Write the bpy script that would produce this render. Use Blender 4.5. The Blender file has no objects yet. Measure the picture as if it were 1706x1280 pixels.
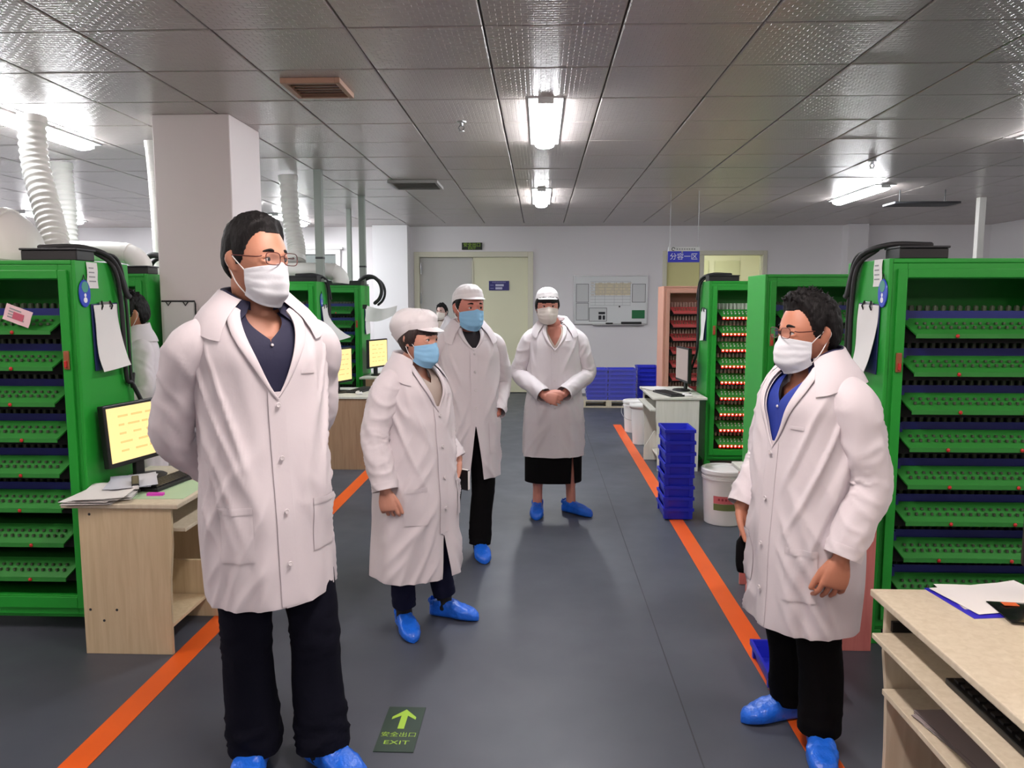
import bpy, bmesh, math, random
from mathutils import Vector, Matrix, Euler, noise

random.seed(7)
SC = bpy.context.scene
COL = SC.collection
PI = math.pi

# ------------------------------------------------------------------ camera, world, exposure
cam_d = bpy.data.cameras.new('camera')
cam_d.sensor_width = 36.0
cam_d.lens = 36.0 * 1280.0 / 1706.0
cam_d.clip_start = 0.05
cam_o = bpy.data.objects.new('camera', cam_d)
COL.objects.link(cam_o)
cam_o.location = (0, 0, 1.57)
cam_o.rotation_euler = (math.radians(90 - 6.153), 0, math.radians(2.091))
SC.camera = cam_o

SC.view_settings.view_transform = 'Standard'
SC.view_settings.look = 'None'
SC.view_settings.gamma = 1.0
SC.view_settings.use_curve_mapping = False
SC.view_settings.exposure = 0.58
LAMP = 55.0

W = bpy.data.worlds.new('world')
SC.world = W
W.use_nodes = True
W.node_tree.nodes['Background'].inputs[0].default_value = (0.9, 0.95, 1.0, 1)
W.node_tree.nodes['Background'].inputs[1].default_value = 0.3

# ------------------------------------------------------------------ helpers
def lin(c):
    r = []
    for v in c[:3]:
        v = v / 255.0
        r.append(v / 12.92 if v <= 0.04045 else ((v + 0.055) / 1.055) ** 2.4)
    return (r[0], r[1], r[2], 1.0)

MATS = {}
def mat(name, col, rough=0.5, metal=0.0, spec=0.5, vary=0.0, vscale=4.0, bump=0.0, bscale=40.0,
        emit=None, estr=0.0, trans=0.0, alpha=1.0, sub=0.0, stretch=(1, 1, 1), sheen=0.0, coord='Object', rvary=0.0):
    if name in MATS:
        return MATS[name]
    m = bpy.data.materials.new(name)
    m.use_nodes = True
    nt = m.node_tree
    b = nt.nodes['Principled BSDF']
    c = lin(col)
    b.inputs['Base Color'].default_value = c
    b.inputs['Roughness'].default_value = rough
    b.inputs['Metallic'].default_value = metal
    b.inputs['Specular IOR Level'].default_value = spec
    b.inputs['Transmission Weight'].default_value = trans
    b.inputs['Alpha'].default_value = alpha
    if sub:
        b.inputs['Subsurface Weight'].default_value = sub
        b.inputs['Subsurface Radius'].default_value = (0.01, 0.004, 0.002)
        b.inputs['Subsurface Scale'].default_value = 1.0
    if sheen:
        b.inputs['Sheen Weight'].default_value = sheen
    if emit:
        b.inputs['Emission Color'].default_value = lin(emit)
        b.inputs['Emission Strength'].default_value = estr
    if vary or bump or rvary:
        tc = nt.nodes.new('ShaderNodeTexCoord')
        mp = nt.nodes.new('ShaderNodeMapping')
        mp.inputs['Scale'].default_value = stretch
        nt.links.new(tc.outputs[coord], mp.inputs['Vector'])
    if vary or rvary:
        n = nt.nodes.new('ShaderNodeTexNoise')
        n.inputs['Scale'].default_value = vscale
        n.inputs['Detail'].default_value = 5
        nt.links.new(mp.outputs[0], n.inputs['Vector'])
        if vary:
            r = nt.nodes.new('ShaderNodeMix'); r.data_type = 'RGBA'
            k0 = 1 - vary; k1 = 1 + vary
            r.inputs[6].default_value = (c[0] * k0, c[1] * k0, c[2] * k0, 1)
            r.inputs[7].default_value = (min(1, c[0] * k1), min(1, c[1] * k1), min(1, c[2] * k1), 1)
            nt.links.new(n.outputs['Fac'], r.inputs[0])
            nt.links.new(r.outputs[2], b.inputs['Base Color'])
        if rvary:
            mr = nt.nodes.new('ShaderNodeMapRange')
            mr.inputs[3].default_value = max(0, rough - rvary); mr.inputs[4].default_value = rough + rvary
            nt.links.new(n.outputs['Fac'], mr.inputs[0])
            nt.links.new(mr.outputs[0], b.inputs['Roughness'])
    if bump:
        n2 = nt.nodes.new('ShaderNodeTexNoise')
        n2.inputs['Scale'].default_value = bscale
        n2.inputs['Detail'].default_value = 4
        nt.links.new(mp.outputs[0], n2.inputs['Vector'])
        bp = nt.nodes.new('ShaderNodeBump')
        bp.inputs['Strength'].default_value = bump
        bp.inputs['Distance'].default_value = 0.01
        nt.links.new(n2.outputs['Fac'], bp.inputs['Height'])
        nt.links.new(bp.outputs[0], b.inputs['Normal'])
    MATS[name] = m
    return m

def frames(pts):
    """parallel-transport frames along a polyline"""
    T = []
    n = len(pts)
    for i in range(n):
        a = pts[max(0, i - 1)]; b = pts[min(n - 1, i + 1)]
        t = (b - a)
        if t.length < 1e-9: t = Vector((0, 0, 1))
        T.append(t.normalized())
    up = Vector((0, -1, 0))
    if abs(T[0].dot(up)) > 0.95: up = Vector((1, 0, 0))
    N = [(up - T[0] * up.dot(T[0])).normalized()]
    for i in range(1, n):
        v = N[-1] - T[i] * N[-1].dot(T[i])
        N.append(v.normalized())
    return [(T[i], N[i], T[i].cross(N[i])) for i in range(n)]

def spline(ctrl, n, rad=None):
    """Catmull-Rom through control points, n samples; radii interpolated as well"""
    P = [Vector(c) for c in ctrl]
    k = len(P)
    ext = [P[0] * 2 - P[1]] + P + [P[-1] * 2 - P[-2]]
    R = None
    if rad is not None:
        R = [r if isinstance(r, (tuple, list)) else (r, r) for r in rad]
        R = [R[0]] + list(R) + [R[-1]]
    op, orr = [], []
    for i in range(n):
        t = i / (n - 1) * (k - 1)
        s = min(int(t), k - 2); u = t - s
        a, b, c, d = ext[s:s + 4]
        op.append(0.5 * ((2 * b) + (c - a) * u + (2 * a - 5 * b + 4 * c - d) * u * u + (3 * b - a - 3 * c + d) * u ** 3))
        if R:
            q = []
            for j in (0, 1):
                a, b, c, d = [x[j] for x in R[s:s + 4]]
                v = 0.5 * ((2 * b) + (c - a) * u + (2 * a - 5 * b + 4 * c - d) * u * u + (3 * b - a - 3 * c + d) * u ** 3)
                q.append(v)
            orr.append(tuple(q))
    return (op, orr) if R else op

class MB:
    def __init__(s):
        s.v = []; s.f = []
    def add(s, vs, fs):
        o = len(s.v)
        s.v += [tuple(v) for v in vs]
        s.f += [tuple(i + o for i in f) for f in fs]
        return s
    def box(s, x0, x1, y0, y1, z0, z1):
        if x0 > x1: x0, x1 = x1, x0
        if y0 > y1: y0, y1 = y1, y0
        return s.add([(x0, y0, z0), (x1, y0, z0), (x1, y1, z0), (x0, y1, z0), (x0, y0, z1), (x1, y0, z1), (x1, y1, z1), (x0, y1, z1)],
                     [(0, 3, 2, 1), (4, 5, 6, 7), (0, 1, 5, 4), (1, 2, 6, 5), (2, 3, 7, 6), (3, 0, 4, 7)])
    def obox(s, c, size, M=None):
        hx, hy, hz = size[0] / 2, size[1] / 2, size[2] / 2
        c = Vector(c)
        vs = []
        for z in (-hz, hz):
            for x, y in ((-hx, -hy), (hx, -hy), (hx, hy), (-hx, hy)):
                p = Vector((x, y, z))
                if M is not None: p = M @ p
                vs.append(c + p)
        return s.add(vs, [(0, 3, 2, 1), (4, 5, 6, 7), (0, 1, 5, 4), (1, 2, 6, 5), (2, 3, 7, 6), (3, 0, 4, 7)])
    def prism(s, poly, axis, a, b):
        """polygon (2D points) extruded along axis from a to b. axis x: (y,z); y: (x,z); z: (x,y)"""
        def P(p, t):
            return {'x': (t, p[0], p[1]), 'y': (p[0], t, p[1]), 'z': (p[0], p[1], t)}[axis]
        n = len(poly)
        vs = [P(p, a) for p in poly] + [P(p, b) for p in poly]
        fs = [tuple(range(n)), tuple(range(2 * n - 1, n - 1, -1))]
        fs += [(i, (i + 1) % n, n + (i + 1) % n, n + i) for i in range(n)]
        return s.add(vs, fs)
    def rings(s, R, capa=True, capb=True):
        n = len(R[0]); o = len(s.v)
        for r in R: s.v += [tuple(p) for p in r]
        for i in range(len(R) - 1):
            for j in range(n):
                k = (j + 1) % n
                s.f.append((o + i * n + j, o + i * n + k, o + (i + 1) * n + k, o + (i + 1) * n + j))
        if capa: s.f.append(tuple(o + j for j in range(n - 1, -1, -1)))
        if capb: s.f.append(tuple(o + (len(R) - 1) * n + j for j in range(n)))
        return s
    def grid(s, R):
        n = len(R[0]); o = len(s.v)
        for r in R: s.v += [tuple(p) for p in r]
        for i in range(len(R) - 1):
            for j in range(n - 1):
                s.f.append((o + i * n + j, o + i * n + j + 1, o + (i + 1) * n + j + 1, o + (i + 1) * n + j))
        return s
    def tube(s, pts, r, n=12, capa=True, capb=True, dome=False):
        pts = [Vector(p) for p in pts]
        if not isinstance(r, (list, tuple)): r = [r] * len(pts)
        r = [q if isinstance(q, (tuple, list)) else (q, q) for q in r]
        F = frames(pts)
        R = []
        for p, (T, N, B), q in zip(pts, F, r):
            R.append([p + N * (q[0] * math.cos(2 * PI * j / n)) + B * (q[1] * math.sin(2 * PI * j / n)) for j in range(n)])
        if dome:
            def cap(p, fr, q, sg):
                out = []
                for a in (30, 60, 82):
                    ca, sa = math.cos(math.radians(a)), math.sin(math.radians(a))
                    c = p + fr[0] * (sg * min(q) * sa)
                    out.append([c + fr[1] * (q[0] * ca * math.cos(2 * PI * j / n)) + fr[2] * (q[1] * ca * math.sin(2 * PI * j / n)) for j in range(n)])
                return out
            R = cap(pts[0], F[0], r[0], -1)[::-1] + R + cap(pts[-1], F[-1], r[-1], 1)
        return s.rings(R, capa, capb)
    def cyl(s, p0, p1, r0, r1=None, n=16):
        return s.tube([p0, p1], [r0, r0 if r1 is None else r1], n)
    def lathe(s, prof, n=24, c=(0, 0, 0), capa=True, capb=True):
        R = [[(c[0] + r * math.cos(2 * PI * j / n), c[1] + r * math.sin(2 * PI * j / n), c[2] + z) for j in range(n)] for r, z in prof]
        return s.rings(R, capa, capb)
    def ellipsoid(s, c, r, n=16, m=10, M=None):
        R = []
        for i in range(m + 1):
            a = -PI / 2 + 0.02 + (PI - 0.04) * i / m
            ring = []
            for j in range(n):
                p = Vector((r[0] * math.cos(a) * math.cos(2 * PI * j / n), r[1] * math.cos(a) * math.sin(2 * PI * j / n), r[2] * math.sin(a)))
                if M is not None: p = M @ p
                ring.append(Vector(c) + p)
            R.append(ring)
        return s.rings(R)
    def xform(s, M):
        s.v = [tuple(M @ Vector(v)) for v in s.v]
        return s
    def mesh(s, name, smooth=False, fix=True):
        me = bpy.data.meshes.new(name)
        me.from_pydata(s.v, [], s.f)
        if fix:
            bm = bmesh.new(); bm.from_mesh(me)
            bmesh.ops.recalc_face_normals(bm, faces=bm.faces)
            bm.to_mesh(me); bm.free()
        if smooth is True:
            me.polygons.foreach_set('use_smooth', [True] * len(me.polygons))
        elif smooth:
            me.polygons.foreach_set('use_smooth', [True] * len(me.polygons))
            me.set_sharp_from_angle(angle=math.radians(smooth))
        me.update()
        return me
    def build(s, name, m, parent=None, smooth=False, bevel=None, loc=None, fix=True, solid=None, label=None):
        o = link(name, s.mesh(name, smooth, fix), m, parent, loc)
        if solid:
            md = o.modifiers.new('solid', 'SOLIDIFY'); md.thickness = solid; md.offset = -1
            if smooth: o.modifiers.new('normals', 'WEIGHTED_NORMAL')
        if bevel:
            md = o.modifiers.new('bevel', 'BEVEL'); md.width = bevel; md.segments = 2; md.limit_method = 'ANGLE'
            md.harden_normals = False
        if label: o['label'] = label
        return o

def link(name, me, m, parent=None, loc=None, rot=None):
    if m is not None and not me.materials: me.materials.append(m)
    o = bpy.data.objects.new(name, me)
    COL.objects.link(o)
    if parent: o.parent = parent
    if loc is not None: o.location = loc
    if rot is not None: o.rotation_euler = rot
    return o

def tag(o, label, cat, group=None, kind=None):
    if label: o['label'] = label
    if cat: o['category'] = cat
    if group: o['group'] = group
    if kind: o['kind'] = kind
    return o

def thing(name, label, cat, loc=(0, 0, 0), rz=0.0, group=None):
    o = bpy.data.objects.new(name, None)
    o.empty_display_size = 0.1
    COL.objects.link(o)
    o.location = loc; o.rotation_euler = (0, 0, rz)
    return tag(o, label, cat, group)

def struct(name, mb, m, parent=None, label=None, **k):
    o = mb.build(name, m, parent, **k)
    if parent is None: o['kind'] = 'structure'
    if label: o['label'] = label
    return o

KIDS = {}
def kids(o):
    return [c for c in bpy.data.objects if c.parent == o]
def copy_tree(o, parent=None):
    c = o.copy(); COL.objects.link(c); c.parent = parent
    for ch in kids(o): copy_tree(ch, c)
    return c

def text_mb(body, size, depth=0.0):
    """flat lettering in the x/z plane facing -Y, centred on the origin"""
    cu = bpy.data.curves.new('lettering', 'FONT')
    cu.body = body; cu.size = size; cu.align_x = 'CENTER'; cu.align_y = 'CENTER'; cu.extrude = depth; cu.resolution_u = 3
    o = bpy.data.objects.new('lettering', cu); COL.objects.link(o)
    bpy.context.view_layer.update()
    me = bpy.data.meshes.new_from_object(o.evaluated_get(bpy.context.evaluated_depsgraph_get()))
    mb = MB()
    mb.add([(v.co.x, -v.co.z, v.co.y) for v in me.vertices], [tuple(p.vertices) for p in me.polygons])
    bpy.data.objects.remove(o); bpy.data.curves.remove(cu); bpy.data.meshes.remove(me)
    return mb

# ------------------------------------------------------------------ materials
M_WALL = mat('wall_paint', (226, 222, 224), 0.6, vary=0.02, vscale=1.2, bump=0.05, bscale=60)
M_WALL2 = mat('column_paint', (224, 214, 214), 0.6, vary=0.02, vscale=1.0, bump=0.04, bscale=50)
M_GREEN = mat('green_enamel', (30, 150, 46), 0.42, vary=0.06, vscale=2.0, bump=0.03, bscale=120)
M_GREEN_D = mat('green_enamel_tray', (44, 128, 50), 0.45, vary=0.10, vscale=9.0)
M_INSIDE = mat('interior_shade_black', (20, 19, 20), 0.7)  # near black, stands in for shade inside the cabinets
M_PLASTIC_BLUE = mat('blue_plastic', (32, 44, 190), 0.38, vary=0.08, vscale=6, spec=0.5)
M_TRAY_BLUE = mat('blue_tray_plastic', (20, 32, 112), 0.45)
M_BLACK = mat('black_plastic', (18, 18, 20), 0.45)
M_DARK = mat('dark_grey_plastic', (45, 46, 50), 0.5)
M_CABLE = mat('cable_rubber', (34, 34, 36), 0.6)
M_WHITEP = mat('white_plastic', (225, 222, 222), 0.42, vary=0.02)
M_PAPER = mat('paper', (224, 222, 220), 0.8, vary=0.02, vscale=8)
M_METAL = mat('steel', (170, 170, 172), 0.3, metal=1.0)
M_ALU = mat('aluminium', (190, 190, 192), 0.35, metal=0.9)
M_PRINT = mat('print_black', (40, 40, 44), 0.8)
M_PRINTG = mat('print_grey', (150, 150, 152), 0.8)
M_PRINTW = mat('print_white', (235, 235, 240), 0.7)
M_PVC = mat('pvc_duct', (222, 220, 216), 0.42, vary=0.03)
M_CONDUIT = mat('conduit_grey', (140, 146, 140), 0.5)

def wood_mat(name, c0, c1):
    m = bpy.data.materials.new(name); m.use_nodes = True
    nt = m.node_tree; b = nt.nodes['Principled BSDF']
    b.inputs['Roughness'].default_value = 0.5
    tc = nt.nodes.new('ShaderNodeTexCoord'); mp = nt.nodes.new('ShaderNodeMapping')
    mp.inputs['Scale'].default_value = (22, 22, 1.6)
    n = nt.nodes.new('ShaderNodeTexNoise'); n.inputs['Scale'].default_value = 2.2; n.inputs['Detail'].default_value = 6; n.inputs['Distortion'].default_value = 0.6
    r = nt.nodes.new('ShaderNodeValToRGB')
    r.color_ramp.elements[0].position = 0.3; r.color_ramp.elements[1].position = 0.75
    r.color_ramp.elements[0].color = lin(c0); r.color_ramp.elements[1].color = lin(c1)
    nt.links.new(tc.outputs['Object'], mp.inputs[0]); nt.links.new(mp.outputs[0], n.inputs['Vector'])
    nt.links.new(n.outputs['Fac'], r.inputs[0]); nt.links.new(r.outputs[0], b.inputs['Base Color'])
    return m
M_WOOD = wood_mat('pale_veneer', (196, 176, 140), (212, 194, 160))
M_WOODTOP = wood_mat('desk_laminate', (196, 184, 160), (210, 200, 178))
M_WOODGREY = wood_mat('grey_laminate', (205, 203, 192), (216, 214, 205))
M_WOODBROWN = wood_mat('brown_veneer', (150, 118, 92), (170, 138, 110))
M_WOODREDLIT = wood_mat('red_lit_veneer', (196, 112, 106), (208, 128, 120))  # red LED light put into the wood colour

def floor_mat():
    m = bpy.data.materials.new('floor_epoxy'); m.use_nodes = True
    nt = m.node_tree; b = nt.nodes['Principled BSDF']
    tc = nt.nodes.new('ShaderNodeTexCoord')
    n = nt.nodes.new('ShaderNodeTexNoise'); n.inputs['Scale'].default_value = 1.3; n.inputs['Detail'].default_value = 6
    nt.links.new(tc.outputs['Object'], n.inputs['Vector'])
    r = nt.nodes.new('ShaderNodeValToRGB')
    r.color_ramp.elements[0].position = 0.3; r.color_ramp.elements[1].position = 0.7
    r.color_ramp.elements[0].color = lin((66, 70, 80)); r.color_ramp.elements[1].color = lin((76, 80, 89))
    nt.links.new(n.outputs['Fac'], r.inputs[0]); nt.links.new(r.outputs[0], b.inputs['Base Color'])
    n2 = nt.nodes.new('ShaderNodeTexNoise'); n2.inputs['Scale'].default_value = 5; n2.inputs['Detail'].default_value = 8
    nt.links.new(tc.outputs['Object'], n2.inputs['Vector'])
    mr = nt.nodes.new('ShaderNodeMapRange'); mr.inputs[3].default_value = 0.36; mr.inputs[4].default_value = 0.56
    nt.links.new(n2.outputs['Fac'], mr.inputs[0]); nt.links.new(mr.outputs[0], b.inputs['Roughness'])
    return m

def tile_mat():
    m = bpy.data.materials.new('embossed_ceiling_tile'); m.use_nodes = True
    nt = m.node_tree; b = nt.nodes['Principled BSDF']
    b.inputs['Roughness'].default_value = 0.27
    b.inputs['Base Color'].default_value = lin((194, 184, 180))
    b.inputs['Specular IOR Level'].default_value = 0.75
    tc = nt.nodes.new('ShaderNodeTexCoord')
    br = nt.nodes.new('ShaderNodeTexBrick')
    br.inputs['Scale'].default_value = 9.0; br.inputs['Mortar Size'].default_value = 0.03; br.inputs['Mortar Smooth'].default_value = 1.0
    br.inputs['Color1'].default_value = (1, 1, 1, 1); br.inputs['Color2'].default_value = (0.75, 0.75, 0.75, 1); br.inputs['Mortar'].default_value = (0, 0, 0, 1)
    n = nt.nodes.new('ShaderNodeTexNoise'); n.inputs['Scale'].default_value = 14; n.inputs['Detail'].default_value = 3
    nt.links.new(tc.outputs['Object'], br.inputs['Vector']); nt.links.new(tc.outputs['Object'], n.inputs['Vector'])
    ad = nt.nodes.new('ShaderNodeMath'); ad.operation = 'MULTIPLY_ADD'
    nt.links.new(n.outputs['Fac'], ad.inputs[0]); ad.inputs[1].default_value = 0.7
    nt.links.new(br.outputs['Color'], ad.inputs[2])
    bp = nt.nodes.new('ShaderNodeBump'); bp.inputs['Strength'].default_value = 0.35; bp.inputs['Distance'].default_value = 0.012
    nt.links.new(ad.outputs[0], bp.inputs['Height']); nt.links.new(bp.outputs[0], b.inputs['Normal'])
    return m
M_FLOOR = floor_mat()
M_TILE = tile_mat()
M_CEIL = mat('ceiling_void', (92, 88, 86), 0.8)
M_DOORC = mat('cream_door', (222, 220, 190), 0.45, vary=0.02)
M_DOORG = mat('grey_door', (196, 194, 190), 0.5, vary=0.03, vscale=2)
M_DOORF = mat('door_frame_cream', (214, 210, 190), 0.4)
M_GLASS = mat('clear_glass', (235, 245, 240), 0.05, trans=1.0)

# ------------------------------------------------------------------ room shell
XL, XR, YB, YF, ZC = -8.4, 7.4, -5.2, 13.11, 2.82
struct('floor', MB().box(XL - .2, XR + .2, YB - .2, YF + 3.2, -0.12, 0), M_FLOOR, label='grey epoxy floor of the battery workshop')
mbw = MB()
# far wall with two door openings
D1 = (-2.14, -0.12, 2.40); D2 = (2.05, 3.78, 2.41)
mbw.box(XL, D1[0], YF, YF + .2, 0, ZC + .3); mbw.box(D1[0], D1[1], YF, YF + .2, D1[2], ZC + .3)
mbw.box(D1[1], D2[0], YF, YF + .2, 0, ZC + .3); mbw.box(D2[0], D2[1], YF, YF + .2, D2[2], ZC + .3)
mbw.box(D2[1], XR, YF, YF + .2, 0, ZC + .3)
struct('wall_far', mbw, M_WALL, label='white painted far wall with two doorways')
struct('wall_left', MB().box(XL - .2, XL, YB, YF + .2, 0, ZC + .3), M_WALL)
struct('wall_right', MB().box(XR, XR + .2, YB, YF + .2, 0, ZC + .3), M_WALL)
struct('wall_back', MB().box(XL - .2, XR + .2, YB - .2, YB, 0, ZC + .3), M_WALL)
# pilasters and the bright wall return left of the double door
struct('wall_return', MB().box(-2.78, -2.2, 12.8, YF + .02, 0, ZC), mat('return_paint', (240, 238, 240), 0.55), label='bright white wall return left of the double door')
struct('wall_pilaster', MB().box(5.0, 5.32, 12.85, YF + .02, 0, ZC), M_WALL, label='white pilaster on the far wall behind the right cabinets')
colm = struct('wall_column', MB().box(-2.62, -2.09, 5.24, 5.80, 0, ZC), M_WALL2, bevel=0.008, label='square white structural column behind the left cabinets')

# ceiling: dark backing with a runner grid, embossed tiles as pieces
ceil = struct('ceiling', MB().box(XL, XR, YB, YF, ZC + .022, ZC + .2), M_CEIL, label='suspended ceiling of embossed square tiles')
TP = 0.635; TX0 = -0.265; TY0 = 3.66
tm = MB()
e = TP / 2 - 0.0045
tm.add([(-e, -e, .02), (e, -e, .02), (e, e, .02), (-e, e, .02), (-e, -e, .004), (e, -e, .004), (e, e, .004), (-e, e, .004),
        (-e + .006, -e + .006, 0), (e - .006, -e + .006, 0), (e - .006, e - .006, 0), (-e + .006, e - .006, 0)],
       [(0, 1, 2, 3), (0, 4, 5, 1), (1, 5, 6, 2), (2, 6, 7, 3), (3, 7, 4, 0), (4, 8, 9, 5), (5, 9, 10, 6), (6, 10, 11, 7), (7, 11, 8, 4), (8, 11, 10, 9)])
tile_me = tm.mesh('ceiling_tile'); tile_me.materials.append(M_TILE)
rest = MB()
cands = []
i0 = int((XL - TX0) / TP) - 1; i1 = int((XR - TX0) / TP) + 1
j0 = int((YB - TY0) / TP) - 1; j1 = int((YF - TY0) / TP) + 1
for i in range(i0, i1):
    for j in range(j0, j1):
        x = TX0 + (i + .5) * TP; y = TY0 + (j + .5) * TP
        if x - e < XL or x + e > XR or y - e < YB or y + e > YF: continue
        if -2.62 < x < -2.09 and 5.3 < y < 5.8: continue
        vis = y > 3.0 and -0.74 * y - .5 < x < 0.66 * y + .5
        if vis: cands.append((y, x))
        else:
            rest.add([(v[0] + x, v[1] + y, v[2] + ZC) for v in tm.v], tm.f)
cands.sort()
rnd = random.Random(3)
for k, (y, x) in enumerate(cands):
    if k < 300:
        link('ceiling_tile', tile_me, None, ceil, (x, y, ZC + rnd.uniform(-.0015, .0015)), (rnd.uniform(-.002, .002), rnd.uniform(-.002, .002), 0))
    else:
        rest.add([(v[0] + x, v[1] + y, v[2] + ZC) for v in tm.v], tm.f)
ro = rest.build('ceiling_tile_field', M_TILE, ceil, fix=False)
ro['kind'] = 'stuff'
# edge filler strips where no whole tile fits
fx0 = min(v[0] for v in rest.v); fx1 = max(v[0] for v in rest.v); fy0 = min(v[1] for v in rest.v); fy1 = max(v[1] for v in rest.v)
fy1 = max(fy1, max(c[0] for c in cands) + e)
fm = MB()
if fy1 < YF - .02: fm.box(XL, XR, fy1 + .006, YF - .001, ZC + .002, ZC + .02)
if fx0 > XL + .02: fm.box(XL + .001, fx0 - .006, YB, fy1, ZC + .002, ZC + .02)
if fx1 < XR - .02: fm.box(fx1 + .006, XR - .001, YB, fy1, ZC + .002, ZC + .02)
fm.build('ceiling_edge_strip', M_TILE, ceil)

# ------------------------------------------------------------------ ceiling lamps
M_LAMP = mat('lamp_diffuser', (255, 255, 255), 0.4, emit=(250, 252, 255), estr=LAMP)
M_LAMPB = mat('lamp_housing', (228, 228, 228), 0.4)
def make_lamp():
    t = thing('ceiling_lamp', 'x', 'lamp')
    MB().box(-.11, .11, -.70, .70, -.012, 0).build('housing', M_LAMPB, t, bevel=.003)
    prof = []
    for k in range(9):
        a = PI * k / 8
        prof.append((-.078 * math.cos(a), -.012 - .05 * math.sin(a) ** .6))
    R = []
    for y, s in ((-.67, .55), (-.655, .85), (-.62, 1), (.62, 1), (.655, .85), (.67, .55)):
        R.append([(p[0] * s, y, -.012 + (p[1] + .012) * s) for p in prof])
    MB().rings(R).build('diffuser', M_LAMP, t, smooth=50)
    for y in (-.685, .685):
        MB().box(-.05, .05, y - .012, y + .012, -.04, -.012).build('end_cap', M_LAMPB, t, bevel=.003)
    return t
lamp0 = make_lamp()
spots = [((0.03, 5.58), 'bright tube lamp on the ceiling above the middle of the aisle, nearest in view'),
         ((0.01, 9.40), 'second tube lamp down the aisle, small and bright before the far wall'),
         ((-3.62, 5.50), 'bright tube lamp on the ceiling behind the white ribbed duct at far left'),
         ((-3.75, 9.35), 'tube lamp on the ceiling hidden behind the white column'),
         ((-3.80, 11.75), 'tube lamp on the ceiling just right of the tall man\'s hair'),
         ((-7.2, 11.3), 'small tube lamp at far left above the white pipe'),
         ((3.70, 9.25), 'blazing tube lamp on the ceiling at right above the green cabinets'),
         ((3.75, 5.50), 'tube lamp on the ceiling just beyond the right edge'),
         ((-7.2, 5.5), 'tube lamp at the left side of the hall beyond the frame'),
         ((0.0, 1.75), 'tube lamp above the photographer in the aisle'),
         ((-3.6, 1.75), 'tube lamp over the left row near the photographer'),
         ((3.7, 1.75), 'tube lamp over the right row near the photographer'),
         ((0.0, -2.1), 'tube lamp behind the photographer in the aisle'),
         ((-3.6, -2.1), 'tube lamp behind the photographer on the left'),
         ((3.7, -2.1), 'tube lamp behind the photographer on the right')]
for k, ((x, y), lb) in enumerate(spots):
    o = lamp0 if k == 0 else copy_tree(lamp0)
    o.location = (x, y, ZC); o['label'] = lb
    if y < 2:
        for ch in kids(o):
            if ch.name.startswith('diffuser'):
                if 'warm' not in KIDS:
                    KIDS['warm'] = ch.data.copy(); KIDS['warm'].materials.clear()
                    KIDS['warm'].materials.append(mat('lamp_diffuser_warm', (255, 250, 245), 0.4, emit=(255, 240, 235), estr=LAMP))
                ch.data = KIDS['warm']
    pass; o['group'] = 'tube lamps on the ceiling'

# ------------------------------------------------------------------ floor markings
M_ORANGE = mat('orange_tape', (226, 92, 22), 0.45, vary=0.12, vscale=3, stretch=(1, 1, 1))
def marking(x, y0, y1, lb):
    o = MB().box(x - .05, x + .05, y0, y1, 0.0002, .0022).build('floor_line', M_ORANGE)
    return tag(o, lb, 'floor marking', 'orange aisle lines')
marking(-1.575, 0.3, 9.5, 'orange line on the floor beside the left desks')
marking(0.985, 0.3, 9.75, 'orange line on the floor beside the right desks')
struct('trim_1', MB().box(.558, .563, .3, 13.0, .0002, .0012), mat('floor_seam', (52, 54, 60), .6), label='thin dark seam along the grey aisle floor')
M_SIGNG = mat('sign_dark_green', (30, 52, 40), 0.5)
M_SIGNY = mat('sign_lime', (150, 190, 55), 0.5)
fs = thing('floor_sign', 'dark green floor sign with a lime arrow and EXIT lettering', 'floor sign', (-.508, 2.667, 0.0005))
MB().box(-.071, .071, -.15, .148, 0, .0022).build('plate', M_SIGNG, fs)
ar = [(0, .128), (.045, .075), (.045, .058), (.012, .085), (.012, -.005), (-.012, -.005), (-.012, .085), (-.045, .058), (-.045, .075)]
MB().prism(ar, 'z', .0023, .0032).build('arrow', M_SIGNY, fs)
RX = Matrix.Rotation(-PI / 2, 4, 'X')
t = text_mb('安全出口', .033).xform(Matrix.Translation((0, -.045, .003)) @ RX); t.build('lettering', M_SIGNY, fs, fix=False)
t = text_mb('EXIT', .034).xform(Matrix.Translation((0, -.095, .003)) @ RX @ Matrix.Diagonal((1.35, 1, 1, 1))); t.build('lettering', M_SIGNY, fs, fix=False)

# ------------------------------------------------------------------ doors, far wall fittings
d1 = thing('door_1', 'cream and grey double door under the EXIT sign in the far wall', None, (-1.13, YF, 0)); d1['kind'] = 'structure'
w1 = 1.01
MB().box(-w1, -w1 + .09, -.03, .16, 0, 2.40).box(w1 - .09, w1, -.03, .16, 0, 2.40).box(-w1 + .09, w1 - .09, -.03, .16, 2.31, 2.40).build('frame', M_DOORF, d1, bevel=.006)
MB().box(-w1 + .09, -.02, .07, .11, .01, 2.31).build('door_leaf', M_DOORG, d1, bevel=.004)
MB().box(-.015, w1 - .09, .03, .075, .01, 2.31).build('door_leaf', M_DOORC, d1, bevel=.004)
MB().box(-.03, -.005, .015, .03, .6, 2.25).build('edge_strip', M_DOORF, d1)
for z in (2.12, 1.62):
    MB().cyl((-.895, -.02, z - .09), (-.895, -.02, z + .09), .014).build('hinge', M_METAL, d1, smooth=40)
hd = MB().tube([(.06, .03, 1.05), (.06, -.03, 1.05), (.19, -.03, 1.05)], .011, 8).build('door_handle', M_METAL, d1, smooth=40)
MB().box(-1.02, 1.02, .2, .22, 0, 2.5).build('backing', M_DOORG, d1)

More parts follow.
